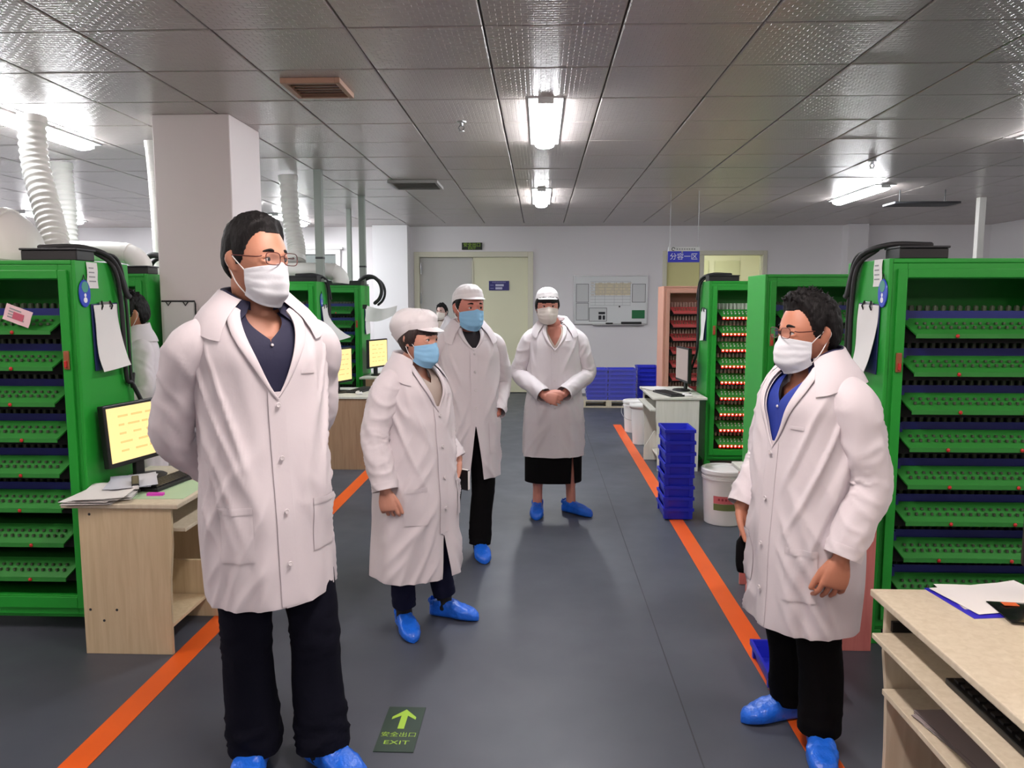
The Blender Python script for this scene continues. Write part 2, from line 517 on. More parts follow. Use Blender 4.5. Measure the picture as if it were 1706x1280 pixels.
d2 = thing('door_2', 'half-open doorway to a lit room behind the right cabinets', None, (2.915, YF, 0)); d2['kind'] = 'structure'
w2 = .865
MB().box(-w2, -w2 + .07, -.02, .2, 0, 2.41).box(w2 - .07, w2, -.02, .2, 0, 2.41).box(-w2 + .07, w2 - .07, -.02, .2, 2.34, 2.41).box(-.24, -.17, .02, .16, 0, 2.34).build('frame', M_DOORF, d2, bevel=.005)
MB().box(-w2 + .07, -.24, .06, .10, .01, 2.34).build('door_leaf', mat('yellow_door', (222, 216, 150), .45), d2, bevel=.003)
MB().box(-.17, w2 - .07, .09, .10, .9, 2.34).build('pane', M_GLASS, d2)
MB().box(-w2 - .3, w2 + .6, 2.3, 2.4, 0, 2.82).box(-w2 - .4, -w2 - .3, .2, 2.4, 0, 2.82).box(w2 + .6, w2 + .7, .2, 2.4, 0, 2.82).box(-w2 - .4, w2 + .7, .2, 2.4, 2.82, 2.9).build('next_room_wall', mat('next_room_paint', (240, 236, 214), .6), d2)
MB().box(-.1, .4, 2.27, 2.3, 1.2, 2.36).box(.5, 1.0, 2.27, 2.3, 1.2, 2.36).build('next_room_cupboard', M_DOORC, d2, bevel=.01)
l2 = thing('ceiling_panel', 'lit ceiling panel in the room behind the right doorway', 'lamp', (2.95, 14.2, 2.81))
MB().box(-.5, .5, -.4, .4, -.01, 0).build('frame', M_LAMPB, l2)
MB().box(-.46, .46, -.36, .36, -.02, -.0101).build('diffuser', mat('panel_diffuser', (255, 255, 245), .4, emit=(255, 250, 235), estr=9), l2)

# interior window behind the ducts on the left
wn = thing('window_1', 'grey interior window with white frame on the far wall at left', None, (-3.81, YF, 1.9)); wn['kind'] = 'structure'
MB().box(-.42, .42, -.05, 0, .46, .54).box(-.42, -.34, -.05, 0, -.5, .46).box(.34, .42, -.05, 0, -.5, .46).box(-.42, .42, -.05, 0, -.58, -.5).build('window_frame', M_WHITEP, wn, bevel=.005)
MB().box(-.46, .46, -.07, 0, .54, .58).build('window_head', M_WHITEP, wn, bevel=.005)
MB().box(-.34, .34, -.02, -.001, -.5, .46).build('pane', mat('grey_glass', (130, 136, 134), .15), wn)

es = thing('exit_sign', 'black EXIT sign with lime characters above the double door', 'sign', (-1.152, YF - .001, 2.492))
MB().box(-.172, .172, -.03, 0, -.06, .06).build('plate', mat('sign_black', (24, 34, 20), .5), es, bevel=.004)
text_mb('安全出口', .074).xform(Matrix.Translation((0, -.0312, .018))).build('lettering', M_SIGNY, es, fix=False)
text_mb('EXIT', .05).xform(Matrix.Translation((0, -.0312, -.036)) @ Matrix.Diagonal((1.3, 1, 1, 1))).build('lettering', M_SIGNY, es, fix=False)

pq = thing('door_plaque', 'navy plaque with two white name slots on the cream door leaf', 'plaque', (-.70, YF + .03, 1.832))
MB().box(-.172, .172, -.012, 0, -.08, .08).build('plate', mat('navy_plate', (38, 36, 110), .4), pq, bevel=.003)
for z, wx in ((.008, .07), (-.044, .058)):
    MB().box(-.06, -.06 + 2 * wx, -.015, -.012, z - .018, z + .018).build('name_slot', mat('slot_white', (190, 190, 215), .5), pq)
mat('plaque_text', (120, 118, 170), .6)
pt = MB()
for k in range(9): pt.box(-.115 + k * .026, -.096 + k * .026, -.0127, -.012, .048, .066)
pt.build('lettering', MATS['plaque_text'], pq)
for z in (.008, -.044):
    MB().box(-.15, -.09, -.0127, -.012, z - .006, z + .006).build('lettering', MATS['plaque_text'], pq)

# whiteboard
wb = thing('whiteboard', 'aluminium framed whiteboard with posted sheets and a green card on the far wall', 'whiteboard', (1.186, YF - .002, 1.59))
bw, bh = .614, .40
MB().box(-bw, bw, -.018, 0, -bh, bh).build('panel', mat('board_white', (222, 224, 224), .25), wb)
MB().box(-bw - .012, bw + .012, -.026, -.002, bh - .006, bh + .014).box(-bw - .012, bw + .012, -.026, -.002, -bh - .014, -bh + .006).box(-bw - .012, -bw + .008, -.026, -.002, -bh, bh).box(bw - .008, bw + .012, -.026, -.002, -bh, bh).build('frame', M_ALU, wb, bevel=.003)
for (x0, x1, z0, z1, mm) in ((-.58, -.37, -.04, .27, 'sheet_a'), (-.58, -.37, -.34, -.05, 'sheet_b'), (-.36, -.06, -.36, -.13, 'sheet_c'), (.36, .585, -.04, .27, 'sheet_d')):
    s = MB().box(x0, x1, -.0195, -.018, z0, z1).build('posted_sheet', mat(mm, (205, 206, 206), .7), wb)
    b = MB()
    b.box(x0, x1, -.0215, -.0195, z1 - .006, z1).box(x0, x1, -.0215, -.0195, z0, z0 + .006).box(x0, x0 + .006, -.0215, -.0195, z0, z1).box(x1 - .006, x1, -.0215, -.0195, z0, z1)
    b.build('sheet_border', M_PRINT, s)
MB().box(-.2, -.09, -.021, -.0195, -.24, -.2).box(-.2, -.15, -.021, -.0195, -.33, -.26).box(-.13, -.09, -.021, -.0195, -.33, -.26).build('picture', M_PRINT, wb)
MB().box(-.26, .33, -.0195, -.018, .08, .28).build('written_table', mat('board_yellow', (216, 205, 175), .4), wb)
lm = MB()
for z in (.31, .26, .21, .16, .11, .06, .01, -.04, -.09):
    lm.box(-.34, .34, -.0205, -.0195, z - .002, z + .002)
for x in (-.26, -.1, .06, .2, .33):
    lm.box(x - .0015, x + .0015, -.0205, -.0195, -.09, .31)
lm.build('ruled_lines', M_PRINTG, wb)
wr = MB(); rr = random.Random(5)
for z in (.285, .235, .185, .135, .085):
    x = -.33
    while x < .3:
        w = rr.uniform(.02, .07); wr.box(x, x + w, -.0205, -.0195, z - .008, z + .008); x += w + rr.uniform(.02, .09)
wr.build('handwriting', mat('board_ink', (200, 190, 176), .6), wb)
MB().box(.36, .575, -.028, -.018, -.31, -.17).build('green_card', mat('card_green', (20, 110, 60), .5), wb, bevel=.002)
MB().box(-.3, .56, -.075, -.018, -.425, -.405).build('pen_tray', M_ALU, wb, bevel=.004)
MB().box(.18, .52, -.07, -.022, -.405, -.365).build('eraser', M_BLACK, wb, bevel=.006)
MB().box(-.08, .04, -.07, -.03, -.405, -.38).build('eraser', M_BLACK, wb, bevel=.006)
MB().cyl((.15, -.02, -.11), (.15, -.032, -.11), .014).build('magnet', M_BLACK, wb, smooth=40)

# hanging zone sign
hs = thing('hanging_sign', 'blue and white zone sign hung from the ceiling before the right doorway', 'sign', (1.645, 9.0, 2.10))
MB().box(-.18, .18, -.008, .008, -.085, .04).build('blue_panel', mat('sign_blue', (42, 52, 196), .4), hs, bevel=.002)
MB().box(-.18, .18, -.008, .008, .0405, .088).build('white_panel', M_WHITEP, hs, bevel=.002)
text_mb('分容一区', .08).xform(Matrix.Translation((0, -.0085, -.024))).build('lettering', M_PRINTW, hs, fix=False)
MB().tube([(-.12 + .018 * math.cos(a / 12 * 2 * PI), -.009, .064 + .018 * math.sin(a / 12 * 2 * PI)) for a in range(11)], .004, 6).build('emblem', M_PRINT, hs)
lt = MB()
for k in range(8): lt.box(-.085 + k * .028, -.067 + k * .028, -.0095, -.008, .056, .073)
lt.build('small_lettering', M_PRINTG, hs)
for x in (-.16, .16):
    MB().cyl((x, 0, .088), (x, 0, ZC - 2.10), .0025, n=6).build('hanger', M_METAL, hs)
MB().cyl((-.02, -.010, .03), (-.02, -.016, .03), .01).build('clip', M_METAL, hs, smooth=40)

# ------------------------------------------------------------------ ceiling fittings
M_VENT = mat('vent_tan', (170, 132, 112), .5)
def vent(x, y, w, d, lb, m, sl=5):
    t = thing('ceiling_vent', lb, 'vent', (x, y, ZC))
    MB().box(-w, -w + .03, -d, d, -.03, 0).box(w - .03, w, -d, d, -.03, 0).box(-w + .03, w - .03, -d, -d + .03, -.03, 0).box(-w + .03, w - .03, d - .03, d, -.03, 0).build('frame', m, t, bevel=.003)
    for k in range(sl):
        yy = -d + .03 + (k + .5) * (2 * d - .06) / sl
        MB().obox((0, yy, -.014), (2 * w - .06, .026, .004), Matrix.Rotation(.5, 3, 'X')).build('slat', m, t)
    return t
vent(-1.30, 4.60, .17, .17, 'tan louvred vent in the ceiling between the column and the aisle', M_VENT)
vent(-1.33, 8.35, .26, .26, 'grey ceiling vent far down the left side of the aisle', mat('vent_grey', (150, 148, 146), .5), 6)
def sprinkler(x, y, lb):
    t = thing('sprinkler_head', lb, 'sprinkler', (x, y, ZC), 0, 'ceiling sprinkler heads')
    MB().lathe([(.001, 0), (.035, 0), (.033, -.008), (.012, -.012), (.012, -.03), (.006, -.034)], 14).build('rosette', M_METAL, t, smooth=40)
    MB().tube([(.011, 0, -.028), (.02, 0, -.045), (.004, 0, -.068)], .003, 6).tube([(-.011, 0, -.028), (-.02, 0, -.045), (-.004, 0, -.068)], .003, 6).build('yoke', M_DARK, t)
    MB().lathe([(.002, -.066), (.02, -.066), (.02, -.07), (.002, -.07)], 12).build('deflector', M_METAL, t)
sprinkler(-.555, 5.52, 'small sprinkler head on the ceiling left of the nearest aisle lamp')
sprinkler(2.96, 7.15, 'small sprinkler head on the ceiling above the right cabinets')
hp = thing('suspended_panel', 'thin grey panel hung by rods under the ceiling at right', 'panel', (4.35, 9.0, 2.66))  # plain flat panel hung on rods, no shelf
MB().box(-.42, .3, -.16, .16, -.012, .012).build('panel', M_DARK, hp, bevel=.003)
for x in (-.3, .2): MB().cyl((x, 0, .012), (x, 0, ZC - 2.66), .006, n=8).build('rod', M_DARK, hp)
# ------------------------------------------------------------------ green test cabinets
CH = 1.755; CD = .45; CW = .95
M_LED = mat('led_red', (220, 20, 14), .4, emit=(255, 16, 10), estr=5.0)
M_LEDHOT = mat('led_core', (255, 200, 190), .4, emit=(255, 205, 195), estr=6.0)
M_LATCH = mat('latch_rust', (150, 84, 52), .5, vary=.2, vscale=40)
M_PIN = mat('contact_pin', (92, 104, 84), .35, metal=.6)
M_PINW = mat('contact_white', (186, 196, 180), .45)
M_CELL = mat('battery_cell', (70, 84, 62), .4)
M_REDDIM = mat('led_off_red', (190, 40, 40), .4)
M_SALMON = mat('salmon_enamel', (206, 152, 132), .45, vary=.05)
M_SALMON_T = mat('salmon_tray', (170, 66, 66), .45, vary=.1)
M_SALMON_L = mat('salmon_light_tray', (200, 160, 145), .45, vary=.08)
SHARE = {}
def shared(key, fn, m):
    if key not in SHARE:
        me = fn(); me.materials.append(m); SHARE[key] = me
    return SHARE[key]

def cabinet(name, label, loc, sg, style='plain', ntray=9, z0=1.45, pitch=.1665, body=None, tray_m=None, group='green battery test cabinets', w=CW):
    """origin: front bottom corner on the aisle side; sg = direction away from the aisle"""
    body = body or M_GREEN; tray_m = tray_m or M_GREEN_D
    t = thing(name, label, 'cabinet', loc, 0, group)
    X = lambda u: sg * u
    st, tr, br = .082, .088, .185
    def B(n, u0, u1, y0, y1, a, b, m=body, bv=.004):
        return MB().box(X(u0), X(u1), y0, y1, a, b).build(n, m, t, bevel=bv)
    B('side_panel', 0, .018, .0, CD, .07, CH)
    B('side_panel', w - .018, w, .0, CD, .07, CH)
    B('top_panel', .018, w - .018, .0, CD, CH - .02, CH)
    B('bottom_panel', .018, w - .018, .02, CD, .07, .09)
    B('back_panel', .018, w - .018, CD - .015, CD, .09, CH - .02)
    # front frame with an inset door rim
    f = MB()
    for (u0, u1, a, b) in ((.018, st, .09, CH - .02), (w - st, w - .018, .09, CH - .02), (st, w - st, CH - tr, CH - .02), (st, w - st, .09, br)):
        f.box(X(u0), X(u1), .004, .03, a, b)
    f.build('front_frame', body, t, bevel=.003)
    d = MB()
    e0, e1 = .036, .05
    for (u0, u1, a, b) in ((e0, st - .004, br - .06, CH - .045), (w - st + .004, w - e0, br - .06, CH - .045), (st - .004, w - st + .004, CH - tr + .004, CH - .045), (st - .004, w - st + .004, br - .06, br - .004)):
        d.box(X(u0), X(u1), -.01, .003, a, b)
    d.build('door_rim', body, t, bevel=.003)
    for u in (.03, w - .03):
        for y in (.05, CD - .05):
            MB().box(X(u - .028), X(u + .028), y - .03, y + .03, 0, .07).build('foot', body, t, bevel=.004)
    if style != 'salmon':
        l = MB().box(X(.042), X(.066), -.022, -.011, 1.26, 1.345).build('latch', M_LATCH, t, bevel=.003)
        MB().box(X(.048), X(.06), -.032, -.022, 1.27, 1.30).build('latch_tongue', M_REDDIM, l, bevel=.002)
    # trays
    n_pin = 20
    u0, u1 = st + .008, w - st - .008
    def slope():
        mb = MB(); a = .035
        top_y, top_z, bot_y, bot_z, th = .075, .078, -.018, .012, .003
        vs = [(X(u0), top_y, top_z), (X(u1), top_y, top_z), (X(u1 - a), bot_y, bot_z), (X(u0 + a), bot_y, bot_z)]
        mb.add(vs + [(v[0], v[1] + .004, v[2] - .006) for v in vs], [(0, 1, 2, 3), (7, 6, 5, 4), (0, 4, 5, 1), (1, 5, 6, 2), (2, 6, 7, 3), (3, 7, 4, 0)])
        # front lip and rear flange
        mb.box(X(u0 + a), X(u1 - a), bot_y - .003, bot_y + .002, -.006, bot_z + .001)
        mb.box(X(u0), X(u1), top_y, top_y + .012, top_z - .003, top_z + .001)
        mb.box(X(u0), X(u1), top_y + .01, CD - .03, .045, .049)
        return mb.mesh('tray')
    def pins():
        mb = MB()
        for k in range(n_pin):
            u = u0 + .06 + (u1 - u0 - .12) * k / (n_pin - 1)
            for q, hh in ((.35, .012), (.62, .010)):
                y = -.018 + .093 * q; z = .012 + .066 * q
                mb.box(X(u - .0045), X(u + .0045), y - .010, y + .002, z, z + hh)
        return mb.mesh('contact_row')
    def caddy():
        mb = MB()
        mb.box(X(u0 + .004), X(u1 - .004), .095, .10, .07, .112).box(X(u0 + .004), X(u1 - .004), .26, .265, .07, .112).box(X(u0 + .004), X(u1 - .004), .10, .26, .07, .076)
        mb.box(X(u0 + .002), X(u0 + .03), .05, .10, .072, .116)
        mb.box(X(u1 - .03), X(u1 - .002), .05, .10, .072, .116)
        return mb.mesh('cell_caddy')
    def cells():
        mb = MB()
        for k in range(n_pin):
            u = u0 + .04 + (u1 - u0 - .08) * k / (n_pin - 1)
            for y in (.135, .2):
                mb.lathe([(.0105, .0), (.0105, .056), (.006, .057), (.006, .060)], 8, (X(u), y, .0765))
        return mb.mesh('battery_row', smooth=40)
    def leds():
        mb = MB()
        for k in range(n_pin):
            u = u0 + .05 + (u1 - u0 - .1) * k / (n_pin - 1)
            mb.box(X(u - .0095), X(u + .0095), -.0265, -.0215, -.012, .009)
        return mb.mesh('led_row')
    def cores():
        mb = MB()
        for k in range(n_pin):
            u = u0 + .05 + (u1 - u0 - .1) * k / (n_pin - 1)
            mb.ellipsoid((X(u), -.0268, .001), (.0055, .003, .0055), 8, 6)
        return mb.mesh('led_cores')
    key = (sg, style, w)
    rr = random.Random(hash(label) % 1000 if False else len(label) * 7 + ntray)
    for k in range(ntray):
        z = z0 - k * pitch
        if z < br - .02: break
        o = link('tray', shared(('tray',) + key, slope, tray_m), None, t, (0, 0.006, z))
        p = link('contact_row', shared(('pins',) + key, pins, M_PINW if style == 'led' else M_PIN), None, o); p['kind'] = 'stuff'
        if style == 'led':
            q = link('led_row', shared(('led',) + key, leds, M_LED), None, o); q['kind'] = 'stuff'
            q = link('led_cores', shared(('core',) + key, cores, M_LEDHOT), None, o); q['kind'] = 'stuff'
        if style in ('blue', 'plain') and k < (6 if style == 'blue' else 9):
            link('cell_caddy', shared(('cad',) + key, caddy, M_TRAY_BLUE), None, o)
            c = link('battery_row', shared(('cel',) + key, cells, M_CELL), None, o); c['kind'] = 'stuff'
        if style == 'led' or style == 'salmon':
            c = link('battery_row', shared(('cel',) + key, cells, M_PINW if style == 'led' else M_SALMON_L), None, o); c['kind'] = 'stuff'
        # assumed electronics, added dark to deepen shade under the tray, with one red indicator
        MBm = shared(('mod',) + key, lambda: MB().box(X(u0 + .01), X(u1 - .01), .06, CD - .03, -.03, .03).mesh('shade_module'), M_INSIDE)
        md = link('shade_module', MBm, None, o)
        if style != 'salmon':
            for uu in ((.32 + .02 * (k % 3 - 1)), .62):
                link('indicator', shared(('ind', sg), lambda: MB().ellipsoid((0, 0, 0), (.009, .006, .009), 8, 6).mesh('indicator', True), M_REDDIM), None, o, (X(uu - .012 * k * .3), -.024, .004))
    return t

cabL1 = cabinet('test_cabinet', 'tall green battery cabinet at the far left edge with a pink tag hanging inside', (-2.10, 3.43, 0), -1, 'blue', 8, 1.425, .166)
cabR1 = cabinet('test_cabinet', 'tall green battery cabinet at the right edge behind the near desk', (1.515, 3.43, 0), 1, 'plain', 9, 1.415, .168)
cabR2 = cabinet('test_cabinet', 'green battery cabinet directly behind the head of the man facing left', (1.555, 5.42, 0), 1, 'plain', 9, 1.43, .1665)
cabR3 = cabinet('test_cabinet', 'green battery cabinet with rows of glowing red indicator lights', (1.555, 7.2, 0), 1, 'led', 9, 1.415, .150)
cabL2 = cabinet('test_cabinet', 'green battery cabinet behind the shoulder of the tall man with a blue round tag', (-2.10, 7.2, 0), -1, 'plain', 9, 1.43, .1665)
cabL3 = cabinet('test_cabinet', 'rearmost green battery cabinet of the left row with a looped cable on top', (-2.10, 9.0, 0), -1, 'plain', 9, 1.43, .1665)
cabL4 = cabinet('test_cabinet', 'dark green cabinet half hidden between the left cabinet and the white column', (-2.66, 5.15, 0), -1, 'plain', 9, 1.43, .1665)
cabS = cabinet('test_cabinet', 'salmon pink battery cabinet farthest down the right row', (1.52, 9.6, 0), 1, 'salmon', 8, 1.42, .166, M_SALMON, M_SALMON_T, 'battery test cabinets')

# things on the cabinets -------------------------------------------------
M_ROUNDTAG = mat('tag_blue', (42, 70, 190), .35)
M_TAGTOP = mat('tag_teal', (70, 150, 130), .35)
def on_side(X, sg):
    """matrix: local x right along the panel, y out of the panel (towards aisle negative), z up; for a panel facing the aisle"""
    return PI / 2 if sg < 0 else -PI / 2

def clipboard(label, loc, rz, tilt=0.0, w=.225, h=.315, lift=.05):
    t = thing('clipboard', label, 'clipboard', loc, rz, 'clipboards on the cabinets')
    t.rotation_euler = (0, tilt, rz)
    MB().box(-w / 2, w / 2, -.006, -.001, -h, 0).build('board', mat('navy_board', (30, 40, 90), .4), t, bevel=.002)
    R = []
    for i in range(11):
        v = i / 10
        R.append([(-w / 2 + .012 + (w - .02) * j / 4, -.0075 - lift * v ** 3 * (.6 + .4 * j / 4) - .004 * math.sin(6 * v + j), -.006 - (h + .0) * v + .012 * v * (j / 4)) for j in range(5)])
    MB().grid(R).build('paper', M_PAPER, t, smooth=True, solid=.003)
    MB().box(-.05, .05, -.012, -.006, -.02, .008).build('clip', M_METAL, t, bevel=.002)
    for x in (-.042, .042):
        MB().tube([(x, -.012, -.03), (x, -.02, -.012), (x * .8, -.012, .012)], .004, 6).build('clip_wire', M_BLACK, t)
    return t
def round_tag(label, loc, rz):
    t = thing('hanging_tag', label, 'tag', loc, rz, 'blue oval tags')
    R = []
    MB().lathe([(.001, 0), (.043, 0), (.045, .003), (.043, .006), (.001, .006)], 20).xform(Matrix.Diagonal((1, 1, 1.42, 1)) @ Matrix.Rotation(PI / 2, 4, 'X')).build('disc', M_ROUNDTAG, t, smooth=40)
    MB().lathe([(.001, 0), (.026, 0), (.026, .0012), (.001, .0012)], 16, (0, 0, 0)).xform(Matrix.Translation((0, -.006, .03)) @ Matrix.Rotation(PI / 2, 4, 'X')).build('badge', M_TAGTOP, t)
    MB().ellipsoid((0, -.0065, -.008), (.009, .001, .009), 10, 6).ellipsoid((0, -.0065, -.030), (.015, .001, .013), 10, 6).build('figure_mark', M_PRINTW, t)
    MB().tube([(-.012, -.003, .06), (0, -.003, .085), (.012, -.003, .06)], .0018, 6).build('string', M_BLACK, t)
    return t
def sheet(name, label, loc, rz, w, h, m, tilt=0, cat='paper'):
    t = thing(name, label, cat, loc, rz); t.rotation_euler = (0, tilt, rz)
    R = [[(-w / 2 + w * j / 6, -.0015 - .003 * math.sin(j * 1.1 + i * .7) ** 2, h / 2 - h * i / 6) for j in range(7)] for i in range(7)]
    MB().grid(R).build('sheet', m, t, smooth=True, solid=.0008)
    b = MB()
    for k in range(4): b.box(-w * .35, w * (.1 + .06 * k), -.0057, -.005, h * (.28 - .17 * k) - .003, h * (.28 - .17 * k) + .003)
    b.build('print', M_PRINTG, t)
    return t
LX = -2.098
sheet('paper_notice', 'white paper notice taped high on the side of the left cabinet', (LX, 3.555, 1.69), PI / 2, .085, .12, M_PAPER)
round_tag('blue oval tag on the side of the left cabinet above the clipboard', (LX, 3.485, 1.605), PI / 2)
clipboard('clipboard with a long white sheet hung on the side of the left cabinet', (LX, 3.64, 1.56), PI / 2, -.03)
RX_ = 1.513
sheet('paper_notice', 'white paper notice taped high on the side of the right cabinet', (RX_, 3.53, 1.695), -PI / 2, .085, .12, M_PAPER)
round_tag('blue oval tag on the side of the right cabinet beside the clipboard', (RX_, 3.47, 1.605), -PI / 2)
clipboard('clipboard with curling white sheets hung behind the shoulder of the man facing left', (RX_, 3.60, 1.56), -PI / 2, .03)
clipboard('clipboard hung on the side of the cabinet with glowing red lights', (1.553, 7.36, 1.50), -PI / 2, 0, .2, .3, .02)
round_tag('small blue oval tag on the cabinet right of the tall man\'s mask', (LX, 7.34, 1.58), PI / 2)
clipboard('clipboard with white sheet flaring from the cabinet beside the tall man\'s shoulder', (LX, 7.42, 1.53), PI / 2, -.1, .22, .33, .22)
clipboard('clipboard with one sheet blown out sideways on the rearmost left cabinet', (LX, 9.25, 1.50), PI / 2, 0, .22, .32, .02)
wsh = thing('loose_sheet', 'white sheet jutting out from the rearmost left cabinet above the woman\'s cap', 'paper', (LX + .01, 9.05, 1.50))
R = [[(.04 + .36 * j / 8, .02 * math.sin(j) - .1 * i / 6, .02 - .18 * (i / 6) * (1 - .45 * (j / 8)) - .04 * math.sin(PI * j / 8)) for j in range(9)] for i in range(7)]
MB().grid(R).build('sheet', M_PAPER, wsh, smooth=True, solid=.001)
MB().box(-.005, .045, -.01, .01, -.02, .03).build('clip', M_BLACK, wsh, bevel=.002)

pk = sheet('pink_tag', 'pink paper tag hanging on the top tray of the left cabinet', (-2.36, 3.405, 1.505), 0, .125, .075, mat('pink_paper', (228, 196, 200), .7), .35, 'tag')
MB().box(-.02, .03, -.0062, -.005, -.02, .012).build('red_stamp', mat('stamp_red', (190, 90, 110), .7), pk)

# column clipboard, wire bracket
cc = thing('wall_clipboard', 'black wire bracket with a white sheet on the front of the white column', 'clipboard', (-2.48, 5.238, 1.57))
MB().tube([(-.12, -.02, .0), (.11, -.02, 0), (.115, -.02, -.02), (.115, -.02, -.28)], .006, 8).build('wire_bracket', M_BLACK, cc)
MB().box(-.11, .10, -.018, -.012, -.27, -.005).build('sheet', M_PAPER, cc)
for x in (-.07, .05): MB().tube([(x - .02, -.026, .0), (x, -.03, -.03), (x + .02, -.026, 0)], .004, 6).build('clip', M_BLACK, cc)
MB().box(-.115, .105, -.012, 0, -.275, 0).build('board', M_WHITEP, cc)

# cable channels and bundles on the cabinet tops
def cable_cover(label, loc, x0, x1, sg):
    t = thing('cable_channel', label, 'cable channel', loc, 0, 'black cable channels on cabinets')
    MB().box(x0, x1, .02, .16, 0, .045).build('channel', M_BLACK, t, bevel=.004)
    MB().box(x0 - .004, x1 + .004, .012, .168, .0455, .055).build('lid', M_DARK, t, bevel=.003)
    return t
cable_cover('black cable channel along the top front of the left cabinet', (-2.10, 3.43, CH), -.26, .0, -1)
cable_cover('black cable channel along the top front of the right cabinet', (1.515, 3.43, CH), .05, .26, 1)
cable_cover('black cable channel on the cabinet with glowing red lights', (1.555, 7.2, CH), .0, .28, 1)
cable_cover('black cable channel on the cabinet behind the tall man\'s shoulder', (-2.10, 7.2, CH), -.5, .0, -1)
cable_cover('black cable channel on the rearmost left cabinet', (-2.10, 9.0, CH), -.6, .0, -1)
cable_cover('black cable channel on the dark cabinet beside the white column', (-2.66, 5.15, CH), -.45, .0, -1)
def bundle(label, strands, m=None):
    t = thing('cable_bundle', label, 'cables', strands[0][0][0])
    o = Vector(strands[0][0][0])
    for pts, r in strands:
        p = spline([Vector(q) - o for q in pts], 30)
        MB().tube(p, r, 8, dome=True).build('cable', m or M_CABLE, t, smooth=True)
    return t
def side_cables(label, X, Y, sg, low):
    s = []
    for k in range(5):
        d = .012 * k
        s.append(([(X + sg * .22, Y + .1 + d, CH + .065), (X + sg * .06, Y + .14 + d, CH + .068), (X - sg * .018, Y + .25 + d, CH + .03 - .008 * k), (X - sg * .028, Y + .34 + d * .6, CH - .07 - .02 * k), (X - sg * .024, Y + .385 + d * .5, CH - .16)], .012))
    s.append(([(X + sg * .03, Y + .2, CH + .05), (X - sg * .02, Y + .28, CH - .02), (X - sg * .022, Y + .33, CH - .2), (X - sg * .018, Y + .35, 1.2), (X - sg * .02, Y + .40, low + .15), (X - sg * .05, Y + .47, low)], .011))
    s.append(([(X + sg * .03, Y + .24, CH + .05), (X - sg * .02, Y + .33, CH + .01), (X - sg * .02, Y + .38, CH - .2), (X - sg * .016, Y + .4, 1.15), (X - sg * .018, Y + .42, low + .2)], .008))
    return bundle(label, s)
side_cables('grey cable bundle drooping over the side of the left cabinet', -2.10, 3.43, -1, 1.0)
side_cables('grey cable bundle drooping over the side of the right cabinet', 1.515, 3.43, 1, 1.0)
side_cables('black cables running down the side of the cabinet with glowing red lights', 1.555, 7.2, 1, .9)
side_cables('cables draped over the cabinet behind the tall man\'s shoulder', -2.10, 7.2, -1, 1.0)
def loop(label, c, r):
    pts = [(c[0] + r * .9 * math.cos(a), c[1], c[2] + r * math.sin(a)) for a in [PI * (1.15 - 1.5 * k / 12) for k in range(13)]]
    return bundle(label, [(pts, .022), ([(p[0] + .03, p[1] + .05, p[2] - .02) for p in pts], .015)])
loop('thick black cable looped at the side of the rearmost left cabinet', (-2.06, 9.25, 1.70), .17)
loop('thick dark cable loop on top of the cabinet beside the white column', (-2.78, 5.5, 1.80), .10)

# ------------------------------------------------------------------ ducts, posts
def flex(label, ctrl, r, n, ribs, name='flexible_duct'):
    P = spline([Vector(c) for c in ctrl], n)
    o = P[0].copy()
    t = thing(name, label, 'duct', o)
    rad = [r * (1 + .055 * math.cos(2 * PI * ribs * i / (n - 1))) for i in range(n)]
    MB().tube([p - o for p in P], rad, 20).build('hose', M_PVC, t, smooth=True)
    d = (P[1] - P[0]).normalized()
    MB().tube([-d * .0, d * .05], r * 1.12, 20).build('collar', M_PVC, t, smooth=40)
    d = (P[-1] - P[-2]).normalized()
    MB().tube([P[-1] - o - d * .05, P[-1] - o], r * 1.12, 20).build('collar', M_PVC, t, smooth=40)
    return t
flex('white ribbed flexible duct rising from the left cabinet to the ceiling', [(-3.42, 5.2, 2.80), (-3.40, 5.18, 2.5), (-3.28, 5.08, 2.2), (-3.17, 4.98, 1.95), (-3.14, 4.95, 1.757)], .084, 200, 26)
flex('second white ribbed duct standing just behind the first one', [(-4.30, 6.9, 2.80), (-4.28, 6.9, 2.4), (-4.26, 6.86, 2.0), (-4.25, 6.85, 1.4)], .09, 200, 26)
flex('ribbed white duct rising beside the tall man\'s glasses', [(-2.52, 7.75, 2.815), (-2.5, 7.75, 2.4), (-2.44, 7.70, 2.12), (-2.42, 7.62, 1.96)], .085, 160, 22)
flex('thin ribbed duct running down along the left edge of the white column', [(-3.02, 5.98, 2.80), (-3.0, 5.98, 2.3), (-2.98, 5.98, 1.0)], .03, 240, 70)
def pipe(label, ctrl, r, n=40):
    P = spline([Vector(c) for c in ctrl], n); o = P[0].copy()
    t = thing('duct_pipe', label, 'duct', o)
    MB().tube([p - o for p in P], r, 20).build('pipe', M_PVC, t, smooth=True)
    for k in (4, n // 2, n - 5):
        d = (P[k + 1] - P[k - 1]).normalized()
        MB().tube([P[k] - o - d * .02, P[k] - o + d * .02], r * 1.06, 20).build('joint_band', M_PVC, t, smooth=40)
    return t
pipe('fat white duct elbow on top of the left cabinet at the picture edge', [(-2.60, 3.78, 1.76), (-2.60, 3.78, 1.84), (-2.66, 3.78, 1.905), (-2.80, 3.78, 1.91), (-3.3, 3.78, 1.9)], .12)
pipe('white horizontal duct behind the left cabinet leading to the column', [(-3.9, 5.42, 1.925), (-3.3, 5.42, 1.925), (-2.95, 5.42, 1.91), (-2.84, 5.42, 1.84), (-2.83, 5.42, 1.757)], .07)
